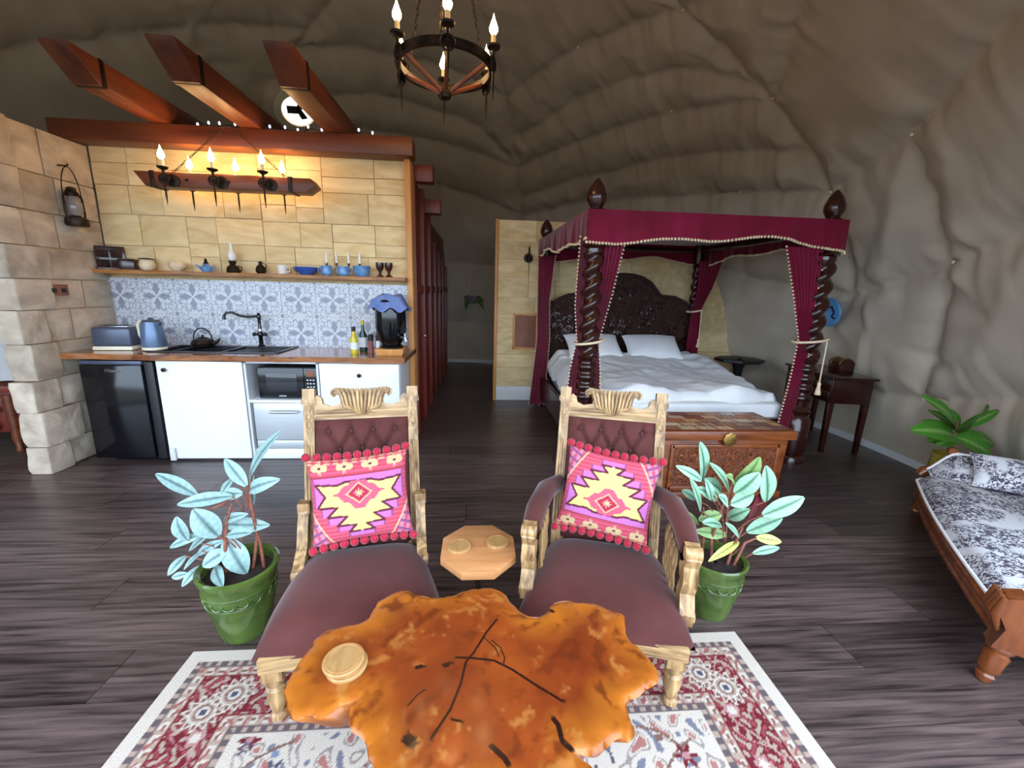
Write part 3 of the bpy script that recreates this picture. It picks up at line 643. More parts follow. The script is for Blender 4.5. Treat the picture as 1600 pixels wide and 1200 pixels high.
M().lathe([(0.034, 0), (0.036, 0.01), (0.036, 0.15), (0.014, 0.2), (0.013, 0.27)], 18).obj('body', 'bottle_green', t); M().lathe([(0.015, 0.245), (0.015, 0.28), (0.01, 0.282)], 14).obj('cap', 'oil_yellow', t)
M().lathe([(0.0368, 0.04), (0.0368, 0.13)], 18, caps=False).obj('label', 'label_white', t)
for i, (x, mt_, lab) in enumerate(((-0.995, 'spice_red', 'spice grinder with reddish contents and dark lid beside the bottles'), (-0.925, 'label_white', 'white spice grinder with dark lid beside the urn'))):
    t = thing('spice_grinder', lab, 'grinder', (x, 3.86, WZ), group='spice grinders on the worktop')
    M().lathe([(0.024, 0), (0.025, 0.01), (0.022, 0.11)], 16).obj('jar', mt_, t); M().lathe([(0.025, 0.108), (0.027, 0.12), (0.025, 0.158), (0.018, 0.164)], 16).obj('lid', 'black_matte', t)
t = thing('wooden_stand', 'low timber stand under the black water urn', 'stand', (-0.79, 3.77, WZ))
M().box((0, 0, 0.03), (0.22, 0.22, 0.06), top=(1.12, 1.12)).obj('block', 'pine', t, 30, 0.006)
ux, uy, uz = -0.79, 3.77, WZ+0.06
t = thing('water_urn', 'glossy black ceramic water urn with tap standing on wooden stand', 'urn', (ux, uy, uz))
M().lathe([(0.10, 0), (0.105, 0.015), (0.085, 0.03), (0.09, 0.045), (0.12, 0.09), (0.132, 0.18), (0.132, 0.30), (0.125, 0.37), (0.11, 0.40)], 32).obj('body', 'black_gloss', t)
M().lathe([(0.115, 0.395), (0.125, 0.405), (0.11, 0.42), (0.05, 0.432), (0.02, 0.45), (0.005, 0.455)], 24).obj('lid', 'black_gloss', t)
m = M(); m.tube([(0.10, -0.08, 0.1), (0.14, -0.115, 0.1)], 0.014, 10); m.tube([(0.14, -0.115, 0.105), (0.15, -0.12, 0.07)], 0.011, 10); m.box((0.14, -0.115, 0.125), (0.012, 0.012, 0.03)); m.obj('tap', 'chrome', t)
def cl(u, v):
    a, b = 2*u-1, 2*v-1; r = max(abs(a), abs(b)); drop = max(0, r-0.55)*0.28
    return (a*0.165, b*0.15, 0.462-drop-0.02*math.sin(a*7+b*3)*r)
m = M().grid(cl, 20, 20); tag(m.obj('tea_towel', 'cloth_blue', None, 60, loc=(ux, uy, uz)), 'faded blue cloth draped over lid of the black urn', 'cloth')

# ------------------------------------------------------------------ shelf and its things
sh = thing('wall_shelf', 'long live-edge timber shelf on sandstone wall above the tiles', 'shelf', (-2.05, KY, 1.565))
m = M(); sp = [(-1.36, 0)]
for i in range(50): x = -1.36 + 2.72*i/49; sp.append((x, -0.20-0.012*math.sin(x*6)-0.006*math.sin(x*17)))
sp += [(1.36, 0)]
m.prism(sp, 0, 0.035, 'z'); m.obj('board', 'shelf_wood', sh, 30, 0.004)
SZ = 1.60
def put(name, label, cat, x, y=4.08, group=None, rz=0): return thing(name, label, cat, (x, y, SZ), rz, group)
t = put('calendar_rack', 'dark wooden perpetual calendar rack at shelf end by pier', 'rack', -3.28, 4.09, rz=0.5)
M().box((0, 0.02, 0.10), (0.20, 0.02, 0.2)).obj('back_board', 'dark_wood', t, 30, 0.003)
for r_ in range(2):
    for q_ in range(2): M().box((-0.05+q_*0.095, -0.005, 0.05+r_*0.085), (0.075, 0.035, 0.065)).obj('block', 'carved_wood', t, 30, 0.004)
M().box((0, 0.0, 0.008), (0.2, 0.06, 0.016)).obj('ledge', 'dark_wood', t, 30, 0.002)
t = put('wooden_box', 'small dark wooden box beside the calendar rack', 'box', -3.12, 4.07, rz=0.3)
M().box((0, 0, 0.04), (0.11, 0.09, 0.08)).obj('body', 'dark_wood', t, 30, 0.003); M().box((0, 0, 0.086), (0.115, 0.095, 0.014)).obj('lid', 'carved_wood', t, 30, 0.003)
t = put('lidded_pot', 'cream pottery jar with dark rim between box and round bowl', 'jar', -2.97)
M().lathe([(0.035, 0), (0.055, 0.02), (0.062, 0.05), (0.05, 0.08), (0.055, 0.095)], 22).obj('body', 'cream_glaze', t); M().lathe([(0.057, 0.093), (0.06, 0.1), (0.02, 0.108)], 20).obj('rim', 'iron', t)
t = put('round_bowl', 'squat cream pottery bowl beside the blue oil lamp', 'bowl', -2.72)
M().lathe([(0.03, 0), (0.055, 0.02), (0.066, 0.045), (0.055, 0.075), (0.048, 0.085), (0.044, 0.08), (0.05, 0.05), (0.03, 0.01)], 22).obj('body', 'cream_glaze', t)
for sg in (-1, 1): M().tube([(sg*0.06, 0, 0.06), (sg*0.085, 0, 0.07), (sg*0.066, 0, 0.04)], 0.006, 6).obj('handle', 'cream_glaze', t)
t = put('blue_oil_lamp', 'small blue ceramic oil lamp with spout on shelf', 'oil lamp', -2.47)
M().lathe([(0.03, 0), (0.045, 0.02), (0.048, 0.04), (0.025, 0.06), (0.02, 0.075)], 20).obj('body', 'blue_glaze', t); M().lathe([(0.022, 0.073), (0.014, 0.09), (0.01, 0.11), (0.004, 0.12)], 14).obj('stopper', 'iron', t)
M().tube([(-0.04, 0, 0.03), (-0.075, 0, 0.05), (-0.085, 0, 0.065)], [0.014, 0.009, 0.006], 8).obj('spout', 'blue_glaze', t); M().tube([(0.04, 0, 0.05), (0.07, 0, 0.055), (0.068, 0, 0.025), (0.042, 0, 0.018)], 0.005, 6).obj('handle', 'blue_glaze', t)
t = put('glass_oil_lamp', 'dark oil lamp with tall glass chimney on shelf', 'oil lamp', -2.24)
M().lathe([(0.05, 0), (0.056, 0.012), (0.048, 0.05), (0.02, 0.075), (0.03, 0.09), (0.03, 0.105), (0.012, 0.11)], 22).obj('body', 'iron', t)
M().lathe([(0.022, 0.108), (0.036, 0.14), (0.03, 0.17), (0.016, 0.2), (0.014, 0.26)], 20, caps=False).obj('chimney', 'white_glaze', t); M().tube([(0.045, 0, 0.06), (0.075, 0, 0.055), (0.07, 0, 0.02), (0.05, 0, 0.015)], 0.005, 6).obj('handle', 'iron', t)
t = put('small_jug', 'little dark pottery jug beside the white cup', 'jug', -2.0)
M().lathe([(0.03, 0), (0.045, 0.025), (0.036, 0.06), (0.016, 0.08), (0.014, 0.1), (0.02, 0.108)], 20).obj('body', 'iron', t); M().tube([(0.016, 0, 0.095), (0.05, 0, 0.085), (0.045, 0, 0.045)], 0.005, 6).obj('handle', 'iron', t)
t = put('white_cup', 'plain white cup between dark jug and blue bowl', 'cup', -1.81)
M().lathe([(0.03, 0), (0.036, 0.01), (0.042, 0.08), (0.037, 0.08), (0.031, 0.015)], 20).obj('body', 'white_glaze', t); M().tube([(0.04, 0, 0.065), (0.066, 0, 0.055), (0.06, 0, 0.025), (0.038, 0, 0.02)], 0.005, 6).obj('handle', 'white_glaze', t)
t = put('blue_serving_bowl', 'wide deep blue serving bowl on shelf', 'bowl', -1.6)
M().lathe([(0.05, 0), (0.055, 0.008), (0.10, 0.04), (0.11, 0.07), (0.104, 0.07), (0.05, 0.015)], 28).obj('body', 'deep_blue_glaze', t)
for i, (x, lab) in enumerate(((-1.40, 'light blue mug beside the deep blue bowl'), (-1.255, 'light blue mug beside the light blue pot'))):
    t = put('blue_mug', lab, 'mug', x, 4.03, 'blue mugs on the shelf')
    M().lathe([(0.034, 0), (0.05, 0.015), (0.053, 0.05), (0.047, 0.085), (0.042, 0.085), (0.046, 0.05), (0.03, 0.012)], 22).obj('body', 'blue_glaze', t)
    sg = -1 if i == 0 else 1; M().tube([(sg*0.048, 0, 0.07), (sg*0.076, 0, 0.065), (sg*0.074, 0, 0.03), (sg*0.05, 0, 0.022)], 0.006, 6).obj('handle', 'blue_glaze', t)
for x, wh in ((-1.43, 'just behind the mug next to the deep blue bowl'), (-1.34, 'between the two mugs, closer to the deep blue bowl'), (-1.23, 'behind the mug next to the light blue pot'), (-1.13, 'behind the light blue pot')):
    t = put('candlestick', 'white candle in metal candlestick '+wh, 'candlestick', x, 4.125, 'candlesticks on the shelf')
    M().lathe([(0.026, 0), (0.024, 0.006), (0.006, 0.014), (0.009, 0.05), (0.006, 0.09), (0.016, 0.11), (0.012, 0.118)], 14).obj('stick', 'chrome', t)
    M().lathe([(0.011, 0.112), (0.010, 0.20), (0.006, 0.208), (0.001, 0.218)], 12).obj('candle', 'white_glaze', t)
t = put('blue_pot', 'light blue pottery pot with wide rim beside wooden goblets', 'pot', -1.09, 4.04)
M().lathe([(0.05, 0), (0.06, 0.01), (0.073, 0.05), (0.076, 0.085), (0.08, 0.092), (0.07, 0.09), (0.05, 0.014)], 24).obj('body', 'blue_glaze', t)
for x, wh in ((-0.93, 'next to the light blue pot'), (-0.85, 'at the very end of the shelf by the trim')):
    t = put('wooden_goblet', 'dark turned wooden goblet '+wh, 'goblet', x, 4.05, 'wooden goblets on the shelf')
    M().lathe([(0.032, 0), (0.034, 0.008), (0.012, 0.025), (0.014, 0.05), (0.03, 0.07), (0.037, 0.10), (0.036, 0.13), (0.031, 0.13), (0.03, 0.1), (0.01, 0.075)], 18).obj('body', 'dark_wood', t)
# things on the pier and walls
t = thing('hurricane_lantern', 'old rusty hurricane lantern hanging on the stone pier', 'lantern', (WL+0.10, 3.86, 1.93))
M().lathe([(0.07, 0), (0.075, 0.02), (0.07, 0.06), (0.035, 0.075)], 18).obj('tank', 'iron', t)
M().lathe([(0.035, 0.08), (0.052, 0.12), (0.05, 0.18), (0.03, 0.23)], 18, caps=False).obj('globe', 'glass_grey', t)
M().lathe([(0.04, 0.23), (0.045, 0.25), (0.03, 0.275), (0.032, 0.29), (0.015, 0.30)], 16).obj('chimney_cap', 'iron', t)
for sg in (-1, 1): M().tube([(0, sg*0.07, 0.03), (0, sg*0.085, 0.1), (0, sg*0.08, 0.22), (0, sg*0.03, 0.28)], 0.008, 6).obj('side_tube', 'iron', t)
M().tube([(0, 0.08*math.cos(a), 0.22+0.23*math.sin(a)) for a in np.linspace(0, PI, 15)], 0.004, 6).obj('bail', 'iron', t)
M().tube([(-0.12, 0, 0.46), (0.0, 0, 0.455), (0.012, 0, 0.47)], 0.006, 6).obj('hook', 'iron', t)
t = thing('power_outlet', 'brown double power outlet set in the stone pier', 'outlet', (WL+0.042, 3.64, 1.42), PI/2)
M().box((0, -0.005, 0), (0.16, 0.022, 0.085)).obj('plate', 'panel_brown', t, 30, 0.003)
for x in (-0.04, 0.04): M().box((x, -0.018, -0.005), (0.04, 0.006, 0.035)).obj('socket', 'black_matte', t, 30, 0.002)
# bed-wall things
t = thing('wall_sconce', 'black iron wall candle sconce on sandstone wall beside the bed', 'sconce', (0.62, BY-0.01, 1.94))
m = M(); m.lathe([(0.06, 0), (0.06, 0.012), (0.02, 0.016)], 16, T=frame((0, 0, 0), (0, -1, 0))); m.obj('plate', 'iron', t)
m = M(); m.tube([(0, -0.01, 0), (0, -0.10, -0.02), (0, -0.11, 0.03)], 0.008, 6); scroll(m, (0, -0.06, 0), 0.05, 0.05); scroll(m, (0, -0.06, 0), 0.05, 0.05, flip=-1); m.tube([(0, -0.11, 0.14), (0, -0.11, -0.2)], [0.007, 0.002], 6); m.obj('iron_bracket', 'iron', t)
M().lathe([(0.012, 0.02), (0.035, 0.035), (0.012, 0.04), (0.012, 0.12)], 12, (0, -0.11, 0)).obj('candle_cup', 'iron', t)
for x, w, lab in ((0.61, 0.34, 'brown framed panel on sandstone wall left of the headboard'), (2.93, 0.30, 'brown framed panel on sandstone wall right of the headboard')):
    t = thing('wall_panel', lab, 'wall panel', (x, BY-0.012, 0.97))
    M().box((0, 0, 0), (w-0.03, 0.02, 0.44)).obj('board', 'panel_brown', t, 30)
    for sg in (-1, 1):
        M().box((sg*(w/2-0.012), -0.006, 0), (0.026, 0.036, 0.48)).obj('frame_side', 'pine', t, 30, 0.003); M().box((0, -0.006, sg*0.23), (w, 0.036, 0.026)).obj('frame_rail', 'pine', t, 30, 0.003)

# ------------------------------------------------------------------ rug
def build_rug():
    W, D = 2.35, 1.62; nx, ny = 430, 296
    xs = np.linspace(-W/2, W/2, nx+1); ys = np.linspace(-D/2, D/2, ny+1); X, Y = np.meshgrid(xs, ys); X = X.ravel(); Y = Y.ravel()
    C_ = lambda *c: np.array(S(*c))
    cream, red, navy, tan, brown, dk, blue, pink = C_(204, 190, 176), C_(112, 36, 44), C_(78, 78, 98), C_(172, 148, 132), C_(126, 94, 84), C_(100, 86, 88), C_(120, 130, 150), C_(176, 128, 126)
    c = np.tile(cream, (len(X), 1)); e = np.minimum(W/2-np.abs(X), D/2-np.abs(Y))
    along = np.where(W/2-np.abs(X) < D/2-np.abs(Y), Y, X)          # coordinate that runs along the border
    def put(mask, col): c[mask] = col
    def band(a, b, col): put((e >= a) & (e < b), col)
    band(0.055, 0.085, dk); put((e >= 0.06) & (e < 0.08) & ((along*1000 % 40) < 18), tan)
    band(0.085, 0.125, tan); put((np.abs(e-0.105) < 0.013) & ((along*1000 % 44) < 26), cream); put((np.abs(e-0.105) < 0.006) & ((along*1000 % 44) < 18), brown)
    band(0.125, 0.285, red)
    vine = 0.205+0.05*np.sin(along*2*PI/0.36); inb = (e >= 0.13) & (e < 0.28); put(inb & (np.abs(e-vine) < 0.006), tan)
    put(inb & (np.abs(e-0.205-0.055*np.sin(along*2*PI/0.18+1)) < 0.004), pink)
    band(0.285, 0.325, tan); put((np.abs(e-0.305) < 0.013) & ((along*1000 % 44) < 26), cream); put((np.abs(e-0.305) < 0.006) & ((along*1000 % 44) < 18), brown)
    band(0.325, 0.355, dk); put((e >= 0.33) & (e < 0.35) & ((along*1000 % 40) < 18), tan)
    fil = np.sin(X*140+2.2*np.sin(Y*91))+np.sin(Y*132+2.4*np.sin(X*97))
    put(inb & (fil > 0.55), tan); put(inb & (fil < -1.05), C_(150, 70, 74)); put((e >= 0.085) & (e < 0.125) & (fil > 0.9), C_(158, 96, 90)); put((e >= 0.285) & (e < 0.325) & (fil > 0.9), C_(158, 96, 90))
    rr = random.Random(3)
    def flower(x, y, r, cols, n=8):
        d = np.hypot(X-x, Y-y); a = np.arctan2(Y-y, X-x)
        for k, (q, col) in enumerate(cols): put(d < r*q*(1+(0.18*np.cos(a*n) if k < 2 else 0)), col)
    for sgn in (-1, 1):
        for x in np.arange(-0.9, 0.91, 0.36): flower(x, sgn*(D/2-0.205), 0.062, [(1, cream), (0.84, brown), (0.74, cream), (0.6, tan), (0.48, brown), (0.36, cream), (0.2, navy)], 12)
        for y in np.arange(-0.54, 0.55, 0.36): flower(sgn*(W/2-0.205), y, 0.062, [(1, cream), (0.84, brown), (0.74, cream), (0.6, tan), (0.48, brown), (0.36, cream), (0.2, navy)], 12)
        for x in np.arange(-0.72, 0.73, 0.18): flower(x, sgn*(D/2-0.205-0.03), 0.026, [(1, pink), (0.6, cream)], 6)
        for y in np.arange(-0.45, 0.46, 0.18): flower(sgn*(W/2-0.205-0.03), y, 0.026, [(1, pink), (0.6, cream)], 6)
    field = e > 0.365
    f2 = np.sin(X*52+2.6*np.sin(Y*33+X*9))+np.sin(Y*47+2.6*np.sin(X*36-Y*8)); put(field & (np.abs(f2-0.7) < 0.26), C_(150, 136, 130)); put(field & (f2 > 1.45), C_(168, 112, 104)); put(field & (f2 < -1.5), C_(118, 118, 130))
    for k in range(26):                                           # curling vines
        x0, y0, a0 = rr.uniform(-0.8, 0.8), rr.uniform(-0.45, 0.45), rr.uniform(0, 2*PI); kk = rr.uniform(-5, 5); x, y, a = x0, y0, a0
        col = rr.choice([brown, navy, dk])
        for s_ in range(34):
            x += 0.012*math.cos(a); y += 0.012*math.sin(a); a += kk*0.012*(1+s_*0.05); put(field & (np.hypot(X-x, Y-y) < 0.006), col)
            if s_ % 8 == 4: put(field & (np.hypot((X-x-0.02*math.cos(a+1.3)), (Y-y-0.02*math.sin(a+1.3))) < 0.013), rr.choice([navy, brown, blue, tan]))
    for k in range(80):
        x, y = rr.uniform(-0.8, 0.8), rr.uniform(-0.44, 0.44); col = rr.choice([red, navy, blue, brown, red]); n0 = len(X)
        d = np.hypot(X-x, Y-y); a = np.arctan2(Y-y, X-x); r = rr.uniform(0.018, 0.038); nn = rr.choice([5, 6, 8])
        put(field & (d < r*(0.75+0.35*np.cos(a*nn))), col); put(field & (d < r*0.35), rr.choice([cream, tan, pink]))
    flower(0, 0, 0.2, [(1, dk), (0.9, tan), (0.7, red), (0.4, cream), (0.2, navy)], 12)
    m = M(); U = nx+1
    Z = np.where(e < 0.004, 0.006, 0.012); m.v = list(zip(X.tolist(), Y.tolist(), Z.tolist())); m.f = [(j*U+i, j*U+i+1, (j+1)*U+i+1, (j+1)*U+i) for j in range(ny) for i in range(nx)]; m.c = c
    o0 = len(m.v); cs = [0, nx, U*(ny+1)-1, U*ny]; m.v += [(m.v[i][0], m.v[i][1], 0.0) for i in cs]; m.c = np.vstack([c, np.tile(cream, (4, 1))])
    m.f += [(cs[i], cs[(i+1) % 4], o0+(i+1) % 4, o0+i) for i in range(4)] + [(o0+3, o0+2, o0+1, o0)]
    tag(m.obj('persian_rug', 'rug_pile', None, 30, loc=(0, 1.535-D/2, 0.0)), 'cream and red floral Persian rug lying under the burl table', 'rug')
build_rug()

# ------------------------------------------------------------------ burl table
def build_burl():
    TZ = 0.46
    crop = [(420, 165), (430, 145), (480, 115), (540, 100), (580, 120), (640, 130), (720, 120), (780, 98), (860, 92), (910, 110), (950, 150), (985, 185), (1040, 208), (1085, 185), (1115, 150), (1180, 142), (1270, 155), (1340, 180), (1385, 205), (1395, 270), (1440, 320), (1490, 370), (1520, 420), (1515, 460), (1465, 490), (1440, 510), (1400, 530), (1400, 580), (1425, 640), (1410, 690), (1370, 670), (1310, 710), (1270, 745), (1200, 735), (1260, 790), (1280, 850), (1200, 930), (1000, 980), (850, 960), (700, 1000), (520, 950), (430, 840), (380, 710), (320, 620), (325, 550), (352, 525), (280, 550), (240, 575), (195, 600), (150, 590), (100, 605), (70, 570), (65, 500), (75, 450), (120, 380), (170, 320), (180, 290), (240, 255), (310, 235), (385, 215), (400, 190)]
    P = [atz(420+0.4*a, 880+0.4*b, TZ).xy for a, b in crop]
    ctr = sum(P, Vector((0, 0)))/len(P); P = [p-ctr for p in P]
    out = []
    for i in range(len(P)):                                        # smooth outline with small irregular bites
        p0, p1, p2, p3 = P[i-1], P[i], P[(i+1) % len(P)], P[(i+2) % len(P)]
        for k in range(6):
            t = k/6; q = 0.5*((2*p1) + (p2-p0)*t + (2*p0-5*p1+4*p2-p3)*t*t + (3*p1-p0-3*p2+p3)*t**3)
            nz = noise.noise(Vector((q.x*32, q.y*32, 1.7)))*0.007; out.append(q + q.normalized()*nz)
    n = len(out); OA = np.array([tuple(q) for q in out])
    def edge_d(p): return np.hypot(OA[:, 0]-p[0], OA[:, 1]-p[1]).min()
    inner = []
    mn, mx = OA.min(0), OA.max(0); st = 0.0085
    A, B = OA, np.roll(OA, -1, 0)
    for x in np.arange(mn[0], mx[0], st):
        for y in np.arange(mn[1], mx[1], st):
            cr = ((A[:, 1] > y) != (B[:, 1] > y)); t_ = A[cr, 0]+(y-A[cr, 1])*(B[cr, 0]-A[cr, 0])/(B[cr, 1]-A[cr, 1])
            if (t_ > x).sum() % 2 and edge_d((x, y)) > 0.006: inner.append(Vector((x+random.uniform(-1, 1)*0.002, y+random.uniform(-1, 1)*0.002)))
    CR = [([(890, 220), (850, 270), (800, 350), (770, 385), (750, 470), (710, 570), (630, 690)], 0.0032), ([(735, 368), (790, 370), (880, 380), (950, 415), (1050, 480), (1150, 540)], 0.0034), ([(545, 555), (580, 515), (615, 490)], 0.0022), ([(575, 408), (605, 400)], 0.006), ([(685, 400), (710, 392)], 0.007), ([(535, 680), (560, 700)], 0.012), ([(715, 610), (755, 618)], 0.003), ([(870, 715), (920, 760), (940, 790)], 0.006), ([(1110, 605), (1130, 630), (1145, 690), (1190, 735)], 0.006), ([(1050, 205), (1085, 170), (1110, 190)], 0.006), ([(870, 300), (905, 330), (922, 370), (915, 400)], 0.0018), ([(840, 290), (885, 330), (900, 365)], 0.0014)]
    for pts, w in CR:
        Q = [atz(420+0.4*a, 880+0.4*b, TZ).xy-ctr for a, b in pts]
        for a, b in zip(Q[:-1], Q[1:]):
            n_ = max(2, int((b-a).length/0.004)); pr = Vector((-(b-a).y, (b-a).x)).normalized()
            for i in range(n_):
                p = a.lerp(b, i/n_)
                for o_ in (0, w*0.9, -w*0.9, w*1.3, -w*1.3): inner.append(p+pr*o_)
    vs, _, fs, *_r = delaunay_2d_cdt([Vector(q) for q in out]+inner, [(i, (i+1) % n) for i in range(n)], [], 1, 1e-6)
    V = np.array([tuple(v) for v in vs]); D = np.array([edge_d(p) for p in V])
    C_ = lambda *c: np.array(S(*c)[:3]); heart, heart2, gold, pale, dark = C_(122, 48, 16), C_(148, 66, 22), C_(182, 102, 28), C_(192, 130, 62), C_(40, 16, 10)
    nz = np.array([noise.fractal(Vector((p[0]*5, p[1]*5, 0)), 1.0, 2.0, 5) for p in V]); n2 = np.array([noise.fractal(Vector((p[0]*16+nz[i]*2, p[1]*16+nz[i]*2, 4)), 1.0, 2.0, 5) for i, p in enumerate(V)])
    mix = lambda a, b, t: a + (b-a)*np.clip(t, 0, 1)[:, None]
    c = mix(np.tile(heart, (len(V), 1)), heart2, 0.5+nz); c = mix(c, gold, (1.1-(D+nz*0.06)/0.09)*0.9); c = mix(c, pale, np.clip((n2-0.26)*2.0, 0, 0.5)*(D < 0.2)*(nz > -0.1)); c = mix(c, heart*0.7, np.clip((-n2-0.2)*2.5, 0, 0.8))
    def line(pts, w):
        Q = [np.array(tuple(atz(420+0.4*a, 880+0.4*b, TZ).xy-ctr)) for a, b in pts]; d = np.full(len(V), 9.0)
        for a, b in zip(Q[:-1], Q[1:]):
            t = np.clip(((V-a)@(b-a))/((b-a)@(b-a)), 0, 1); d = np.minimum(d, np.hypot(*(V-(a+t[:, None]*(b-a))).T))
        return d < w
    for pts, w in CR: c[line(pts, w)] = dark
    m = M(); crk = np.abs(c-dark).sum(1) < 1e-6
    zz = TZ - 0.008*np.clip(1-D/0.02, 0, 1)**2 + 0.003*n2*np.clip(1-D/0.12, 0, 1)
    m.v = [(p[0], p[1], z) for p, z in zip(V, zz)]; m.f = [tuple(f) for f in fs]; cols = [tuple(x)+(1,) for x in c]
    base = len(m.v)
    rim = [next(i for i in [int(np.argmin(np.hypot(V[:, 0]-q[0], V[:, 1]-q[1])))]) for q in OA]
    prev = rim; bark = C_(120, 66, 34)
    for dz, off, col in ((-0.008, 0.0015, gold*0.9), (-0.032, -0.04, bark*1.2), (-0.07, -0.09, bark), (-0.078, -0.16, bark)):
        cur = []
        for i, q in enumerate(OA):
            t = OA[(i+1) % n]-OA[i-1]; nn = np.array((t[1], -t[0]))/(np.linalg.norm(t)+1e-9); nn = nn*(1 if nn@q > 0 else -1) if abs(off) > 0.01 else nn*np.sign(nn@q+1e-9)
            r_ = q + (q/np.linalg.norm(q))*off if abs(off) > 0.01 else q+nn*off
            cur.append(len(m.v)); m.v.append((r_[0], r_[1], TZ+dz+0.006*noise.noise(Vector((q[0]*20, q[1]*20, dz*50))))); cols.append(tuple(col)+(1,))
        m.f += [(prev[i], prev[(i+1) % n], cur[(i+1) % n], cur[i]) for i in range(n) if prev[i] != prev[(i+1) % n]]; prev = cur
    k0 = len(m.v); m.v.append((0, 0, TZ-0.078)); cols.append(tuple(bark)+(1,)); m.f += [(prev[i], prev[(i+1) % n], k0) for i in range(n)]
    m.c = np.array(cols)
    root = thing('burl_table', 'orange polished burl slab coffee table with live edge on the rug', 'coffee table', (ctr.x, ctr.y, 0.012))
    top = m.obj('slab', 'burl', root, 50, loc=(0, 0, -0.012))
    for a, r_ in ((0.6, 0.24), (2.7, 0.24), (4.6, 0.2)):
        M().lathe([(0.055, 0), (0.05, 0.1), (0.048, 0.25), (0.06, 0.385)], 12, wob=lambda r, z, t: r*(1+0.1*math.sin(3*t+z*8))).obj('leg', 'chaise_wood', root, 60, loc=(r_*math.cos(a), r_*math.sin(a), 0))
    return TZ
TZ = build_burl()
def coaster(loc, lab, r=0.055, tilt=(0, 0, 0), group=None, h=0.012):
    t = thing('wooden_coaster', lab, 'coaster', loc, group=group, rot=tilt)
    M().lathe([(r*0.97, 0), (r, h*0.3), (r, h*0.8), (r*0.96, h)], 28).obj('disc', 'coaster_wood', t); M().lathe([(r*0.86, h), (r*0.86, h+0.001), (r*0.8, h+0.001), (r*0.8, h)], 28, caps=False).obj('turned_ring', 'side_table_wood', t)
p = atz(538, 1040, TZ+0.01); p2 = atz(540, 1042, TZ)
coaster((p2.x+0.004, p2.y, TZ+0.0005), 'lower of two stacked wooden coasters on the burl table', 0.056)
coaster((p2.x-0.005, p2.y+0.003, TZ+0.014), 'upper of two stacked wooden coasters on the burl table', 0.056)

# ------------------------------------------------------------------ octagonal side table
st = thing('octagonal_side_table', 'small octagonal light wood side table between the armchairs', 'side table', (0.0, 1.565, 0.0))
m = M(); oc_ = [(0.165*math.cos(PI/8+k*PI/4), 0.178*math.sin(PI/8+k*PI/4)) for k in range(8)]; m.prism(oc_, 0.415, 0.45, 'z'); m.obj('top', 'side_table_wood', st, 30, 0.003)
M().tube([(0, 0, 0.42), (0, 0, 0.08)], 0.012, 10).obj('column', 'iron', st)
for k in range(3):
    a = k*2*PI/3+0.5; d = Vector((math.cos(a), math.sin(a), 0))
    M().tube([d*0.01+Vector((0, 0, 0.2)), d*0.07+Vector((0, 0, 0.12)), d*0.13+Vector((0, 0, 0.021 if d.y < 0 else 0.009))], 0.009, 8).obj('leg', 'iron', st)
    M().tube([d*0.01+Vector((0, 0, 0.32)), d*0.05+Vector((0, 0, 0.36)), d*0.09+Vector((0, 0, 0.418))], 0.006, 8).obj('brace', 'iron', st)
coaster((-0.08, 1.56, 0.4502), 'wooden coaster on octagonal table next to the armless chair', 0.05)
coaster((0.08, 1.585, 0.4502), 'wooden coaster on octagonal table next to the padded-arm chair', 0.048)

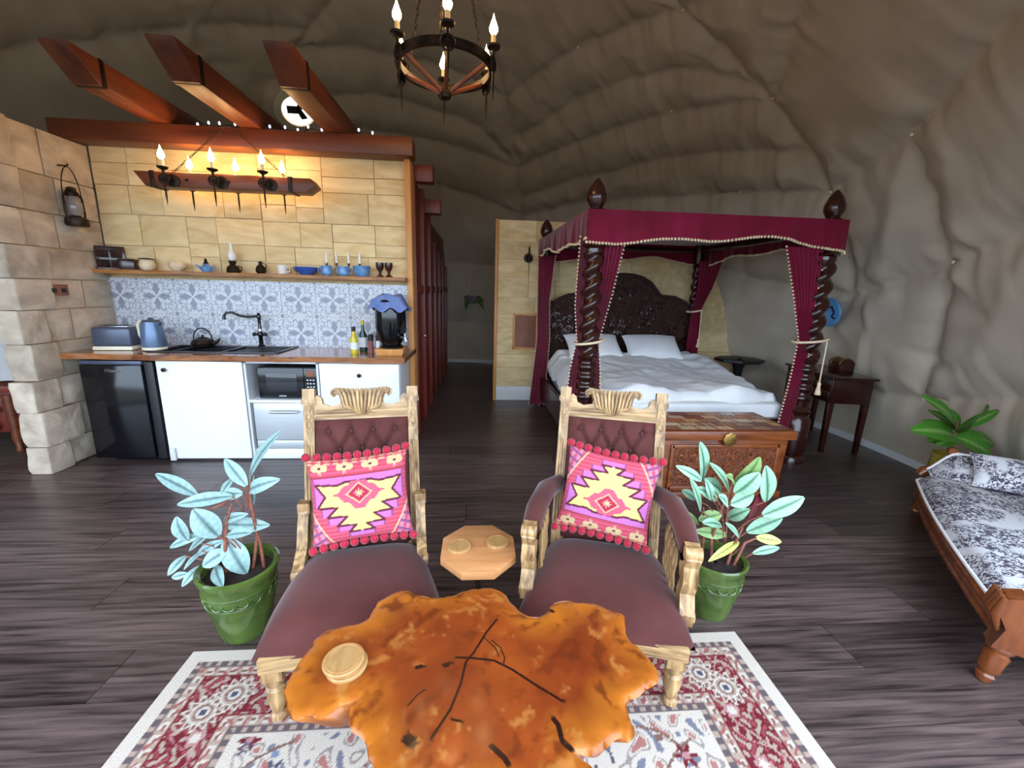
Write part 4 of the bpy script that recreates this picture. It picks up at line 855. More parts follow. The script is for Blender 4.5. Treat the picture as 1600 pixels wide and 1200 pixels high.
# ------------------------------------------------------------------ armchairs
def chair(label, loc, rz, padded):
    t = thing('armchair', label, 'armchair', loc, rz); t.scale = (1.06, 1.06, 1.06)
    # seat: crowned trapezoid cushion
    def seat(u, v):
        a, b = 2*u-1, 2*v-1; y = 0.235*b; w = 0.305-0.075*(b+1)/2 + 0.012*(1-b*b)
        return a, b, y, w
    def top(u, v):
        a, b, y, w = seat(u, v); k = ((1-abs(a)**4.5)*(1-abs(b)**4.5))**0.5
        return (w*a, y-0.015+(-0.025*(1-a*a) if b < 0 else 0)*abs(b), 0.335+0.11*k)
    m = M().grid(top, 30, 26); m.grid(lambda u, v: (lambda q: (q[0], q[1], 0.335))(top(u, v)), 30, 26); m.obj('seat', 'velvet', t, 60)
    M().prism([(-0.285, -0.265), (0.285, -0.265), (0.215, 0.21), (-0.215, 0.21)], 0.29, 0.345, 'z').obj('seat_frame', 'oak_rail', t, 30, 0.004)
    for sx in (-1, 1):
        l = M(); l.box((0, 0, 0.295), (0.062, 0.062, 0.09)); l.lathe([(r, 0.0822+z*0.67) for r, z in [(0.018, 0), (0.026, 0.01), (0.024, 0.03), (0.016, 0.04), (0.024, 0.08), (0.031, 0.13), (0.024, 0.175), (0.031, 0.185), (0.022, 0.2), (0.03, 0.215), (0.03, 0.25)]], 18)
        l.obj('leg', 'oak', t, 40, loc=(sx*0.25, -0.225, 0))
        M().tube([(0, 0.235, 0.33), (0, 0.25, 0.2), (0, 0.31, 0.0708)], [0.026, 0.024, 0.02], 8).obj('leg', 'oak', t, 40, loc=(sx*0.19, -0.03, 0))
    # raked back in its own frame: x across, z up the back
    T = Tr(0, 0.215, 0.34) @ Matrix.Rotation(-0.27, 4, 'X')
    bw = 0.215
    for sx in (-1, 1):
        p = M(); p.box((sx*bw, 0, 0.33), (0.042, 0.04, 0.70), T); p.box((sx*bw, 0, 0.685), (0.056, 0.052, 0.022), T)
        for k in (-1, 0, 1): p.tube([(sx*bw+k*0.012, -0.021, 0.1), (sx*bw+k*0.012, -0.021, 0.5)], 0.0045, 6, T=T)
        po = p.obj('back_post', 'oak', t, 30, 0.0)
        c_ = M(); c_.box((sx*bw, -0.022, 0.625), (0.034, 0.01, 0.13), T); c_.tube([(sx*bw+0.009*math.sin(z*90), -0.028, 0.57+z) for z in np.linspace(0, 0.11, 16)], 0.004, 6, T=T); c_.tube([(sx*bw-0.009*math.sin(z*90), -0.028, 0.57+z) for z in np.linspace(0, 0.11, 16)], 0.004, 6, T=T)
        c_.obj('carved_block', 'oak', po, 40)
        M().box((sx*bw, 0, 0.718), (0.048, 0.046, 0.045), T).obj('post_cap', 'oak', po, 30)
    # top rail with raised ends and shell crest
    sil = [(-0.195, 0.605), (0.195, 0.605), (0.195, 0.695), (0.183, 0.712), (0.165, 0.70), (0.16, 0.675), (0.13, 0.662), (0.09, 0.67), (0.085, 0.69)]
    arc_ = [(sx_*ax__, z_) for sx_, seq in ((1, 1), (-1, -1)) for ax__, z_ in [(0.088, 0.69), (0.10, 0.72), (0.122, 0.725), (0.108, 0.744), (0.08, 0.741), (0.04, 0.735), (0.004, 0.733)][::seq]]
    sil = sil[:8] + arc_ + [(-a, b) for a, b in reversed(sil[2:8])]
    tr_ = M().prism(sil, -0.017, 0.02, T=T).obj('top_rail', 'oak_rail', t, 30)
    for z in (0.618, 0.632, 0.645): M().tube([(-0.185, -0.018, z), (0.185, -0.018, z)], 0.004, 6, T=T).obj('moulding', 'oak_rail', tr_)
    sh_ = M()
    for k in range(-5, 6):
        sh_.tube([(0.007*k, -0.018, 0.622+0.0008*k*k), (0.0145*k, -0.027, 0.66), (0.0165*k, -0.027, 0.70), (0.0195*k, -0.02, 0.737)], [0.003, 0.0065, 0.0075, 0.006], 8, T=T)
    for sx in (-1, 1): scroll(sh_, (sx*0.108, -0.02, 0.722), 0.018, 0.016, 0.005, 1.3, T=T, flip=sx)
    sh_.obj('shell_crest', 'oak', tr_, 60)
    # tufted upholstery
    btn = [(x, z) for j, z in enumerate((0.555, 0.475, 0.395, 0.315)) for x in ((-0.135, -0.045, 0.045, 0.135) if j % 2 == 0 else (-0.09, 0, 0.09))]
    folds = [((x, z), (x2, z2)) for x, z in btn for x2, z2 in btn if abs(z-z2-0.08) < 0.01 and abs(abs(x-x2)-0.045) < 0.01] + [((x, 0.555), (x, 0.605)) for x in (-0.135, -0.045, 0.045, 0.135)] + [((s_*0.135, 0.555), (s_*0.195, 0.555)) for s_ in (-1, 1)]
    def tuft(u, v):
        x, z = (u-0.5)*0.39, 0.03+v*0.58; k = ((1-abs(2*u-1)**8)*(1-abs(2*v-1)**12))
        d = 1.0
        for (ax, az_), (bx, bz) in folds:
            l2 = (bx-ax)**2+(bz-az_)**2; tt = max(0, min(1, ((x-ax)*(bx-ax)+(z-az_)*(bz-az_))/l2)); d = min(d, math.hypot(x-ax-tt*(bx-ax), z-az_-tt*(bz-az_)))
        b_ = min(math.hypot(x-p_[0], z-p_[1]) for p_ in btn)
        return (x, -0.008-0.04*k + 0.020*math.exp(-(d/0.009)**2)*k + 0.014*math.exp(-(b_/0.014)**2)*k, z)
    M().grid(tuft, 60, 80, T=T).obj('back_upholstery', 'velvet', t, 60)
    M().box((0, 0.012, 0.315), (0.39, 0.02, 0.59), T).obj('back_panel', 'velvet', t, 30)
    bm_ = M().ball((0, 0, 0), 0.008, 8).mesh('button', 'velvet', 60)
    for x, z in btn: place(bm_, 'button', t, loc=T @ Vector((x, -0.032, z)))
    M().box((0, 0, 0.03), (0.39, 0.036, 0.05), T).obj('lower_rail', 'oak_rail', t, 30)
    for sx in (-1, 1):
        if padded:
            pts = [(sx*0.215, 0.26, 0.64), (sx*0.26, 0.14, 0.655), (sx*0.28, 0.0, 0.64), (sx*0.285, -0.10, 0.61)]
            ar = M().tube(pts, [0.034, 0.042, 0.042, 0.036], 14).obj('arm_pad', 'velvet', t, 60)
            M().prism([(0.2, 0.60), (0.0, 0.60), (-0.10, 0.565), (-0.14, 0.59), (-0.155, 0.62), (-0.135, 0.645), (-0.10, 0.60), (0.0, 0.575), (0.2, 0.58)][::1], sx*0.28-0.022, sx*0.28+0.022, 'x').obj('arm_rail', 'oak_rail', t, 40)
            f_ = M(); f_.prism([(-0.15, 0.64), (-0.115, 0.65), (-0.10, 0.58), (-0.075, 0.54), (-0.11, 0.50), (-0.08, 0.44), (-0.105, 0.36), (-0.16, 0.345), (-0.175, 0.40), (-0.14, 0.46), (-0.165, 0.52), (-0.15, 0.57), (-0.17, 0.61)], sx*0.285-0.025, sx*0.285+0.025, 'x')
            f_.lathe([(0.024, -0.028), (0.024, 0.028)], 16, T=frame((sx*0.285, -0.145, 0.625), (1, 0, 0))); f_.lathe([(0.022, -0.03), (0.022, 0.03)], 16, T=frame((sx*0.285, -0.145, 0.38), (1, 0, 0))); f_.obj('arm_support', 'oak', t, 40)
            for k in range(4): M().lathe([(0.008, 0), (0.012, 0.05), (0.007, 0.1), (0.012, 0.15), (0.008, 0.21)], 8).obj('spindle', 'oak', t, 40, loc=(sx*0.25, 0.12-k*0.055, 0.37))
        else:
            b_ = M(); b_.prism([(0.28, 0.58), (0.25, 0.60), (0.20, 0.54), (0.16, 0.46), (0.09, 0.425), (0.055, 0.40), (0.06, 0.37), (0.10, 0.355), (0.17, 0.37), (0.24, 0.42)], sx*0.235-0.02, sx*0.235+0.02, 'x')
            b_.lathe([(0.022, -0.024), (0.022, 0.024)], 16, T=frame((sx*0.235, 0.08, 0.393), (1, 0, 0))); b_.obj('side_bracket', 'oak', t, 40)
            M().box((sx*0.235, 0.255, 0.585), (0.05, 0.05, 0.05)).obj('bracket_block', 'oak', t, 30, 0.005)
    return t
LC = chair('carved oak chair with brown velvet, no armrests, beside the kitchen cabinets', (-0.477, 1.520, -0.075), math.radians(10), False)
RC = chair('carved oak armchair with brown velvet and padded arms, beside the carved chest', (0.531, 1.521, -0.075), math.radians(-16), True)

# ------------------------------------------------------------------ kilim cushions
def in_poly(x, y, poly):
    ins = np.zeros(len(x), bool); n = len(poly)
    for i in range(n):
        (ax, ay), (bx, by) = poly[i], poly[(i+1) % n]
        c_ = ((ay > y) != (by > y)); ins ^= c_ & (x < (bx-ax)*(y-ay)/((by-ay) if by != ay else 1e-9)+ax)
    return ins
def poly_d(x, y, poly, closed=True):
    d = np.full(len(x), 9.0); P = np.stack([x, y], 1)
    for i in range(len(poly)-(0 if closed else 1)):
        a = np.array(poly[i]); b = np.array(poly[(i+1) % len(poly)]); t = np.clip(((P-a)@(b-a))/max((b-a)@(b-a), 1e-9), 0, 1); d = np.minimum(d, np.hypot(*(P-(a+t[:, None]*(b-a))).T))
    return d
def kilim_cols(u, v):
    C_ = lambda *c: np.array(S(*c)); pink, coral, lilac, yellow, dark, cream, red = C_(214, 96, 118), C_(206, 76, 92), C_(206, 120, 186), C_(240, 222, 132), C_(112, 44, 62), C_(224, 190, 142), C_(188, 50, 80)
    c = np.tile(coral, (len(u), 1)); x = u-0.5; ax = np.abs(x); c[(np.floor(v*40) % 2 == 0)] = pink
    hw = np.select([v < 0.22, v < 0.56, v < 0.66, v < 0.75, v < 0.84, v < 0.93], [0, 0.45, 0.38, 0.31, 0.22, 0.12], 0)
    c[ax < hw] = lilac; c[(np.abs(ax-hw) < 0.010) & (hw > 0)] = dark*0.6+lilac*0.4
    half = [(0, 0.86), (0.12, 0.86), (0.05, 0.78), (0.23, 0.77), (0.13, 0.67), (0.32, 0.66), (0.22, 0.56), (0.42, 0.55), (0.33, 0.43), (0.43, 0.29), (0.2, 0.31), (0.12, 0.28), (0, 0.28)]
    pin = in_poly(ax, v, half); pd = poly_d(ax, v, half, False); c[pin] = yellow; c[(pd < 0.013) & (ax > 0.01)] = dark
    zig = np.abs(((ax*10) % 1)-0.5)*0.05; dm = ax/0.25 + np.abs(v-0.42)/0.2
    c[pin & (dm+zig*6 < 1.05)] = pink; d2 = ax/0.13+np.abs(v-0.42)/0.12; c[d2 < 1] = cream; c[d2 < 0.85] = red; st_ = np.hypot(ax, v-0.42); an = np.arctan2(v-0.42, x); c[st_ < 0.035*(1+0.4*np.cos(8*an))] = cream
    b = v < 0.2; fl = b & (np.hypot((((u*4) % 1)-0.5)/4, v-0.10)*1.0 < 0.062*(1+0.35*np.cos(6*np.arctan2(v-0.1, ((u*4) % 1)-0.5)))); c[fl] = cream; c[b & (np.hypot((((u*4) % 1)-0.5)/4, v-0.10) < 0.018)] = dark
    c[b & (v < 0.06) & (np.sin(u*70)+np.sin(v*150) > 0.3)] = cream; c[(np.abs(v-0.21) < 0.008)] = dark
    cor = (ax + (v-0.5)*0.55) > 0.55; c[cor & (np.floor((ax*3+v)*9) % 2 == 0)] = C_(208, 138, 158); c[cor & (np.floor((ax-v*2)*14) % 3 == 0)] = C_(150, 84, 128); c[np.abs(ax+(v-0.5)*0.55-0.55) < 0.01] = cream
    c = c*0.8; c[:, 3] = 1
    return c
def kilim_cushion(label, chair_o, flip, roll):
    # leans on the chair back: work in the chair's frame
    loc = chair_o.matrix_basis @ Vector((0, 0.155, 0.658)); rz = chair_o.rotation_euler.z
    t = thing('kilim_cushion', label, 'cushion', loc, group=None); t.rotation_euler = (Matrix.Rotation(rz, 4, 'Z') @ Matrix.Rotation(-0.28, 4, 'X') @ Matrix.Rotation(roll, 4, 'Y')).to_euler()
    n = 110; m = M(); w, h, th = 0.41, 0.365, 0.115; cushion(m, w, h, th, n)
    uv = np.array([(i/n, j/n) for j in range(n+1) for i in range(n+1)]); c = kilim_cols(uv[:, 0], 1-uv[:, 1] if flip else uv[:, 1]); m.c = np.vstack([c, c]); m.obj('cover', 'kilim', t, 80)
    pm_ = M().ball((0, 0, 0), 0.0185, 10).mesh('pompom', 'pompom', 60)
    for sg in (-1, 1):
        for k in range(11):
            a = -1+2*k/10; place(pm_, 'pompom', t, loc=(a*w/2*0.99, -0.004, sg*(h/2*(1-0.07*(1-a*a))+0.012)))
kilim_cushion('pink kilim cushion with floral band along its top edge, on chair without armrests', LC, True, -0.06)
kilim_cushion('pink kilim cushion with floral band along its lower edge, on padded-arm chair', RC, False, 0.12)

# ------------------------------------------------------------------ potted plants
def leaf(parent, base, tip, width, bend, cols, name='leaf', roll=0.0, side=None, mat='leaf_print', fold=0.12):
    """blade from base to tip (parent-local), own midrib crease and droop"""
    b, t = Vector(base), Vector(tip); ax = t-b; L = ax.length; ax.normalize()
    s = Vector(side) if side is not None else ax.cross(Vector((0, -0.75, 0.65)))
    if s.length < 0.05: s = ax.orthogonal()
    s.normalize(); nrm = s.cross(ax); s = (Matrix.Rotation(roll, 3, ax) @ s); nrm = s.cross(ax)
    m = M(); nu, nv = 6, 12
    def fn(u, v):
        a = 2*u-1; w = width*0.5*(math.sin(PI*min(1, v*0.93+0.05))**0.75)
        return b + ax*(L*v) + s*(a*w) + nrm*(bend*L*math.sin(PI*v) + fold*w*abs(a))
    m.grid(fn, nu, nv)
    c1, c2, rib = cols; c2 = tuple(0.65*p_+0.35*q_ for p_, q_ in zip(c1, c2)); cc = []
    for j in range(nv+1):
        for i in range(nu+1):
            a = abs(2*i/nu-1); k = rib if a < 0.1 else (c1 if (j+int(a*3)) % 2 else c2); cc.append(k)
    m.c = np.array(cc); return m.obj(name, mat, parent, 60)
def green_pot(root, r, h):
    p = M().lathe([(r*0.62, 0), (r*0.66, 0.012), (r*0.86, h*0.45), (r*0.95, h*0.75), (r*0.93, h*0.8), (r*0.97, h*0.86), (r*1.05, h*0.93), (r*1.06, h*0.98), (r*1.0, h), (r*0.9, h*0.97), (r*0.88, h*0.85)], 36, caps=False).obj('pot', 'green_glaze', root, 50)
    M().lathe([(r*0.6, 0.0), (r*0.62, 0.004)], 24).obj('pot_base', 'green_glaze', p)
    b = M()
    for k in range(18):
        a = 2*PI*k/18; rr = r*0.915; T = frame((rr*math.cos(a), rr*math.sin(a), h*0.66), (math.cos(a), math.sin(a), 0.12), (0, 0, 1)); b.tube([(0.016*math.sin(t), 0.022*math.cos(t), 0) for t in np.linspace(0, 2*PI, 9)[:-1]], 0.004, 6, True, T)
    for z, q in ((0.58, 0.905), (0.745, 0.95)): b.tube([(r*q*math.cos(a), r*q*math.sin(a), h*z) for a in np.linspace(0, 2*PI, 37)[:-1]], 0.005, 6, True)
    b.obj('relief_band', 'green_glaze', p, 60)
    M().lathe([(r*0.89, h*0.86), (r*0.5, h*0.88), (0.01, h*0.885)], 24, caps=False).obj('soil', 'soil', p)
GREY_L = (S(150, 178, 172), S(112, 144, 142), S(70, 100, 96)); PALE_L = (S(204, 222, 210), S(176, 200, 188), S(110, 140, 126)); DARK_L = (S(84, 112, 104), S(66, 94, 86), S(50, 74, 66))
MINT_L = (S(160, 200, 168), S(118, 168, 134), S(60, 104, 74)); YEL_L = (S(206, 200, 112), S(180, 176, 90), S(132, 140, 66)); RED_L = (S(112, 30, 44), S(92, 24, 38), S(70, 18, 30)); LIME_L = (S(150, 178, 110), S(124, 158, 96), S(82, 116, 62))
def potted(label, loc, r, h, sc, ox, oy, leaves, stems, dY):
    root = thing('potted_calathea', label, 'potted plant', loc); green_pot(root, r, h)
    L0 = Vector(loc); rr = random.Random(len(leaves))
    def at(cx, cy, dy): return aty(ox+sc*cx, oy+sc*cy, loc[1]+dy)-L0
    for pts in stems: M().tube([at(x, y, d) for x, y, d in pts], [0.007]*(len(pts)-1)+[0.004], 8).obj('stem', 'stem', root, 60)
    pxm = sc*loc[1]/F_PX
    for (x0, y0, x1, y1, w, col) in leaves:
        d0 = rr.uniform(-0.05, 0.06); d1 = d0+rr.uniform(-0.13, 0.03); leaf(root, at(x0, y0, d0), at(x1, y1, d1), w*pxm*1.22, rr.uniform(0.03, 0.10), col, roll=rr.uniform(-0.25, 0.25))
        # petiole back towards the middle of the plant
        cx, cy = stems[0][-1][0], max(y0+40, stems[0][-1][1])
        M().tube([at(x0, y0, d0), at(x0*0.6+cx*0.4, y0*0.6+cy*0.4+15, d0*0.6), at(x0*0.25+cx*0.75, y0*0.3+cy*0.7+60, 0.0)], 0.0028, 5).obj('petiole', 'stem', root, 60)
G, P_, D_, MI, Y_, R2, LI = GREY_L, PALE_L, DARK_L, MINT_L, YEL_L, RED_L, LIME_L
potted('grey-green leaved plant in glazed green pot beside chair with no armrests', (-1.03, 1.66, 0.0), 0.148, 0.33, 0.2918, 220, 660,
 [(300, 390, 80, 275, 60, G), (490, 395, 195, 440, 66, G), (415, 610, 280, 465, 105, G), (250, 630, 190, 505, 72, G), (345, 595, 155, 670, 44, G), (565, 340, 450, 195, 60, G), (580, 300, 750, 45, 60, G), (575, 365, 745, 305, 66, G), (545, 380, 430, 385, 55, G), (450, 545, 690, 550, 70, G), (445, 525, 575, 490, 42, G), (460, 605, 595, 590, 46, G), (455, 620, 565, 810, 105, G), (440, 635, 300, 710, 46, G), (455, 690, 330, 770, 80, G), (240, 715, 145, 820, 44, G), (250, 810, 165, 830, 34, G), (315, 770, 220, 880, 40, G), (400, 770, 440, 880, 56, G), (470, 770, 480, 910, 50, G), (600, 280, 605, 440, 36, G), (490, 300, 430, 385, 34, G), (330, 690, 230, 790, 24, G), (390, 570, 260, 690, 40, G)],
 [[(600, 790, 0.02), (625, 600, 0.02), (590, 440, 0.0), (575, 320, 0.0)], [(660, 780, 0.03), (640, 640, 0.02), (610, 560, 0.0)], [(455, 800, -0.03), (452, 640, -0.02), (460, 520, 0.0), (500, 400, 0.0)], [(500, 395, 0.0), (430, 440, -0.01), (360, 470, -0.02)]], 0)
potted('mint-leaved plant with one red leaf in glazed green pot beside the padded-arm chair', (1.13, 1.68, 0.0), 0.132, 0.30, 0.308, 1010, 620,
 [(285, 425, 270, 230, 86, MI), (280, 425, 150, 350, 44, MI), (420, 490, 320, 335, 60, MI), (385, 500, 290, 420, 76, MI), (450, 440, 575, 305, 82, LI), (450, 490, 575, 385, 88, MI), (425, 545, 545, 490, 76, MI), (610, 530, 605, 350, 88, MI), (590, 600, 800, 510, 80, MI), (530, 630, 575, 490, 88, R2), (415, 615, 525, 570, 60, MI), (510, 685, 690, 615, 70, MI), (555, 715, 685, 735, 50, Y_), (540, 795, 675, 765, 40, MI), (470, 735, 315, 835, 40, Y_), (405, 700, 245, 680, 55, LI), (380, 650, 285, 640, 50, MI), (380, 595, 265, 625, 60, LI), (265, 650, 190, 575, 28, LI), (275, 580, 220, 415, 55, MI), (250, 520, 180, 475, 50, MI), (360, 520, 255, 460, 55, MI), (415, 550, 365, 500, 50, MI), (470, 715, 400, 640, 34, MI), (435, 440, 405, 400, 44, LI), (330, 520, 300, 420, 50, MI)],
 [[(330, 860, 0.0), (330, 720, 0.0), (370, 600, 0.0), (400, 520, 0.0)], [(400, 880, -0.02), (440, 760, -0.01), (490, 660, 0.0)], [(280, 850, 0.03), (290, 700, 0.02), (290, 560, 0.0)], [(440, 860, -0.02), (500, 740, -0.02), (560, 715, -0.02)]], 0)
# fiddle-leaf fig behind the chaise
fp = Vector((3.42, 2.62, 0))
fig = thing('fiddle_leaf_fig', 'broad-leaved green fig plant in ochre pot behind the chaise', 'potted plant', fp)
def fat(cx, cy, dy=0): return aty(1100+0.3125*cx, 400+0.3125*cy, fp.y+dy)-fp
M().lathe([(0.06, 0), (0.085, 0.1), (0.095, 0.26), (0.085, 0.40), (0.09, 0.43), (0.08, 0.43), (0.075, 0.3)], 26, caps=False).obj('pot', 'ochre_glaze', fig, 50)
M().lathe([(0.08, 0.39), (0.02, 0.40)], 20, caps=False).obj('soil', 'soil', fig)
tp_ = fat(1265, 850); M().tube([(tp_.x, tp_.y, 0.3), (tp_.x, tp_.y, 0.45), (tp_.x, tp_.y, tp_.z+0.04)], [0.012, 0.010, 0.006], 8).obj('stem', 'stem', fig, 60)
FG = (S(66, 120, 34), S(50, 98, 28), S(120, 150, 80)); FB = (S(104, 160, 44), S(86, 142, 38), S(150, 180, 90)); FD = (S(38, 78, 30), S(30, 64, 26), S(84, 110, 60))
for x1, y1, w, col, dy in ((1085, 700, 70, FG, -0.04), (1410, 745, 130, FG, -0.16), (1475, 770, 40, FG, 0.02), (1120, 770, 46, FG, 0.08), (1090, 820, 30, FG, 0.1), (1030, 870, 90, FG, -0.1), (1115, 925, 60, FG, 0.02), (1160, 945, 52, FG, -0.06), (1345, 870, 40, FG, 0.08), (1450, 940, 74, FG, 0.0), (1435, 995, 84, FG, -0.12), (1390, 965, 70, FG, -0.05), (1215, 760, 60, FG, 0.06)):
    leaf(fig, fat(1262, 870 if y1 < 850 else 905), fat(x1, y1, dy), w*0.3125*fp.y/F_PX*1.4, 0.08, col)

# ------------------------------------------------------------------ four-poster bed
BX0, BX1, BF, BB = 0.92, 2.95, 3.52, 5.5; BXC = (BX0+BX1)/2
bed = thing('four_poster_bed', 'dark carved four-poster bed with maroon canopy and curtains', 'bed', (BXC, (BF+BB)/2, 0))
def L(x, y, z=0): return Vector((x-BXC, y-(BF+BB)/2, z))
def post(x, y, top, q=1.0, nm='post'):
    prof = [(0.075, 0.0), (0.075, 0.05), (0.06, 0.07), (0.075, 0.12), (0.075, 0.42), (0.055, 0.46), (0.072, 0.50), (0.05, 0.54), (0.058, 0.60)]
    prof = [(r*q, z) for r, z in prof]; m = M(); m.lathe(prof, 20)
    z0, z1 = 0.60, top-0.28
    def tw(u, v):
        z = z0+(z1-z0)*v; a = 2*PI*u; r = q*(0.052+0.011*math.cos(2*a - z*42) if 0.30 < v < 0.97 else 0.054+0.006*math.sin(v*90)*(1 if v < 0.30 else 0))
        return (r*math.cos(a), r*math.sin(a), z)
    m.grid(tw, 20, 150, wu=True)
    m.lathe([(0.055*q, z1), (0.07*q, z1+0.02), (0.05*q, z1+0.05), (0.062, z1+0.09), (0.062, top+0.02)], 20)
    o = m.obj(nm, 'dark_wood', bed, 50, loc=L(x, y))
    fprof = [(0.045, 0.0), (0.075, 0.012), (0.05, 0.03), (0.06, 0.045), (0.078, 0.085), (0.076, 0.13), (0.055, 0.185), (0.025, 0.23), (0.004, 0.25)]
    M().lathe(fprof, 20, (0, 0, top+0.01), wob=lambda r, z, a: r*(1+0.04*math.cos(8*a)*(z > 0.05))).obj('finial', 'dark_wood', o, 50)
CT = 2.14
for x, y, q_ in ((BX0, BF, 1.5), (BX1, BF, 1.5), (BX0-0.1, BB, 1.0), (BX1-0.1, BB, 1.0)): post(x, y, CT, q_)
# canopy frame, roof and valances
m = M()
for a, b in ((L(BX0, BF, CT-0.06), L(BX1, BF, CT-0.06)), (L(BX0-0.1, BB, CT-0.06), L(BX1-0.1, BB, CT-0.06)), (L(BX0, BF, CT-0.06), L(BX0-0.1, BB, CT-0.06)), (L(BX1, BF, CT-0.06), L(BX1-0.1, BB, CT-0.06))): m.tube([a, b], 0.03, 8)
m.obj('canopy_frame', 'dark_wood', bed)
ov = 0.085
cor = [(BX0-ov, BF-ov), (BX1+ov, BF-ov), (BX1-0.1+ov, BB+ov), (BX0-0.1-ov, BB+ov)]
def roof(u, v):
    a = Vector(cor[0]).lerp(Vector(cor[1]), u); b = Vector(cor[3]).lerp(Vector(cor[2]), u); p = a.lerp(b, v); return L(p.x, p.y, CT+0.012-0.06*math.sin(PI*u)*math.sin(PI*v)+0.004*noise.noise(Vector((p.x*4, p.y*4, 0))))
M().grid(roof, 26, 26).obj('canopy_roof', 'maroon_cloth', bed, 60)
for k in range(4):
    a, b = Vector(cor[k]), Vector(cor[(k+1) % 4]); LL = (b-a).length; nrm = Vector(((b-a).y, -(b-a).x)).normalized()
    def drop(u): return 0.205 + 0.03*math.sin(u*PI*2*1.0+0.6+k) + 0.02*math.sin(u*PI*5) + 0.03*(abs(2*u-1)**8)
    def val(u, v):
        p = a.lerp(b, u); w = 0.012*math.sin(u*LL*16)*v + 0.006*math.sin(u*LL*41+1)*v; p = p + nrm*w; return L(p.x, p.y, CT+0.014-drop(u)*v)
    vo = M().grid(val, 90, 10).obj('valance', 'maroon_cloth', bed, 70)
    nb = int(LL/0.026); tr_ = M()
    for i in range(nb+1): q = val(i/nb, 1.0); tr_.ball(q, 0.0125, 6)
    tr_.obj('bead_trim', 'trim_cord', vo, 60)
# curtains gathered at the posts
def curtain(prof, y, ny=(0, -1), amp=0.014, pleats=9, trims=(0, 1), lay=0.0):
    """prof: list of (z, xleft, xright); hangs in the plane y, pleated"""
    Zs = [q[0] for q in prof]; xl = [q[1] for q in prof]; xr = [q[2] for q in prof]
    def fn(u, v):
        z = Zs[0]+(Zs[-1]-Zs[0])*v; a = np.interp(-z, [-q for q in Zs], xl); b = np.interp(-z, [-q for q in Zs], xr); w = b-a
        x = a+w*u; dy = amp*(0.5+0.7*min(1, 0.15/max(w, 0.03)))*math.sin(u*2*PI*pleats+0.7*math.sin(z*3)) + lay*math.sin(PI*u); return L(x, y-0.07-dy, z)
    o = M().grid(fn, 72, 60).obj('curtain', 'maroon_cloth', bed, 80)
    for u in trims:
        tr_ = M(); n_ = int((Zs[0]-Zs[-1])/0.03)
        for i in range(n_+1): q = fn(u, i/n_); tr_.ball((q.x, q.y-0.006, q.z), 0.009, 6)
        tr_.obj('bead_trim', 'trim_cord', o, 60)
    return o
def tie(x, y, z, r, tassel_x=None):
    m = M(); m.tube([L(x+r*math.cos(a), y-0.03+0.11*math.sin(a), z+0.02*math.cos(a)) for a in np.linspace(0, 2*PI, 25)[:-1]], 0.011, 8, True)
    o = m.obj('tie_back', 'trim_cord', bed, 60)
    if tassel_x is not None:
        q = L(tassel_x, y-0.125, z); mm = M(); mm.tube([q, q+Vector((0, 0, -0.36))], 0.006, 6); mm.lathe([(0.004, -0.36), (0.016, -0.375), (0.013, -0.40), (0.026, -0.47), (0.0245, -0.475)], 12, tuple(q)); mm.obj('tassel', 'trim_cord', o, 50)
curtain([(1.95, 0.80, 0.87), (1.4, 0.79, 0.86), (1.1, 0.82, 0.88), (0.85, 0.77, 0.87), (0.04, 0.72, 0.86)], BF+0.05, trims=(0,), pleats=5)
curtain([(1.95, 0.97, 1.18), (1.5, 0.97, 1.10), (1.1, 0.95, 1.01), (0.85, 0.96, 1.04), (0.04, 0.97, 1.08)], BF+0.05, trims=(1,), pleats=6)
curtain([(1.93, 2.55, 2.91), (1.5, 2.70, 2.90), (1.16, 2.80, 2.91), (0.85, 2.78, 2.92), (0.04, 2.70, 2.90)], BF+0.03, trims=(0, 1), pleats=8)
tie(BX0, BF, 1.10, 0.125); tie(BX1-0.03, BF, 1.15, 0.14, 3.0)
curtain([(1.95, 0.71, 0.93), (1.4, 0.72, 0.88), (0.9, 0.73, 0.90), (0.03, 0.66, 0.86)], BB-0.05, trims=(0, 1), pleats=6)
curtain([(1.95, 2.80, 3.12), (1.6, 2.82, 3.02), (1.32, 2.78, 2.90), (1.0, 2.76, 2.92), (0.4, 2.74, 2.92)], BB-0.05, trims=(1,), pleats=6)
tie(2.83, BB-0.06, 1.32, 0.09, 2.88)
# headboard
half = [(0.0, 1.78), (0.12, 1.775), (0.26, 1.74), (0.38, 1.67), (0.46, 1.58), (0.52, 1.515), (0.60, 1.51), (0.72, 1.50), (0.84, 1.45), (0.92, 1.40), (1.02, 1.40), (1.06, 1.43), (1.10, 1.42), (1.07, 1.36), (1.02, 1.33)]
hx = BXC-0.06
sil = [(x+hx-BXC, z) for x, z in half] + [(1.0+hx-BXC, 0.35), (-1.0+hx-BXC, 0.35)] + [(-x+hx-BXC, z) for x, z in reversed(half[1:])]
hb = M().prism(sil, BB+0.02-(BF+BB)/2, BB+0.09-(BF+BB)/2).obj('headboard', 'carved_wood', bed, 30)
rim_ = [(x, BB+0.01-(BF+BB)/2, z-0.02) for x, z in sil if z > 1.3]; rim_ = [q for q in rim_ if q[0] >= 0][::-1] + [q for q in rim_ if q[0] < 0][::-1]
rim_.sort(key=lambda q: q[0]); M().tube(rim_, 0.022, 8).obj('carved_edge', 'carved_wood', hb, 60)
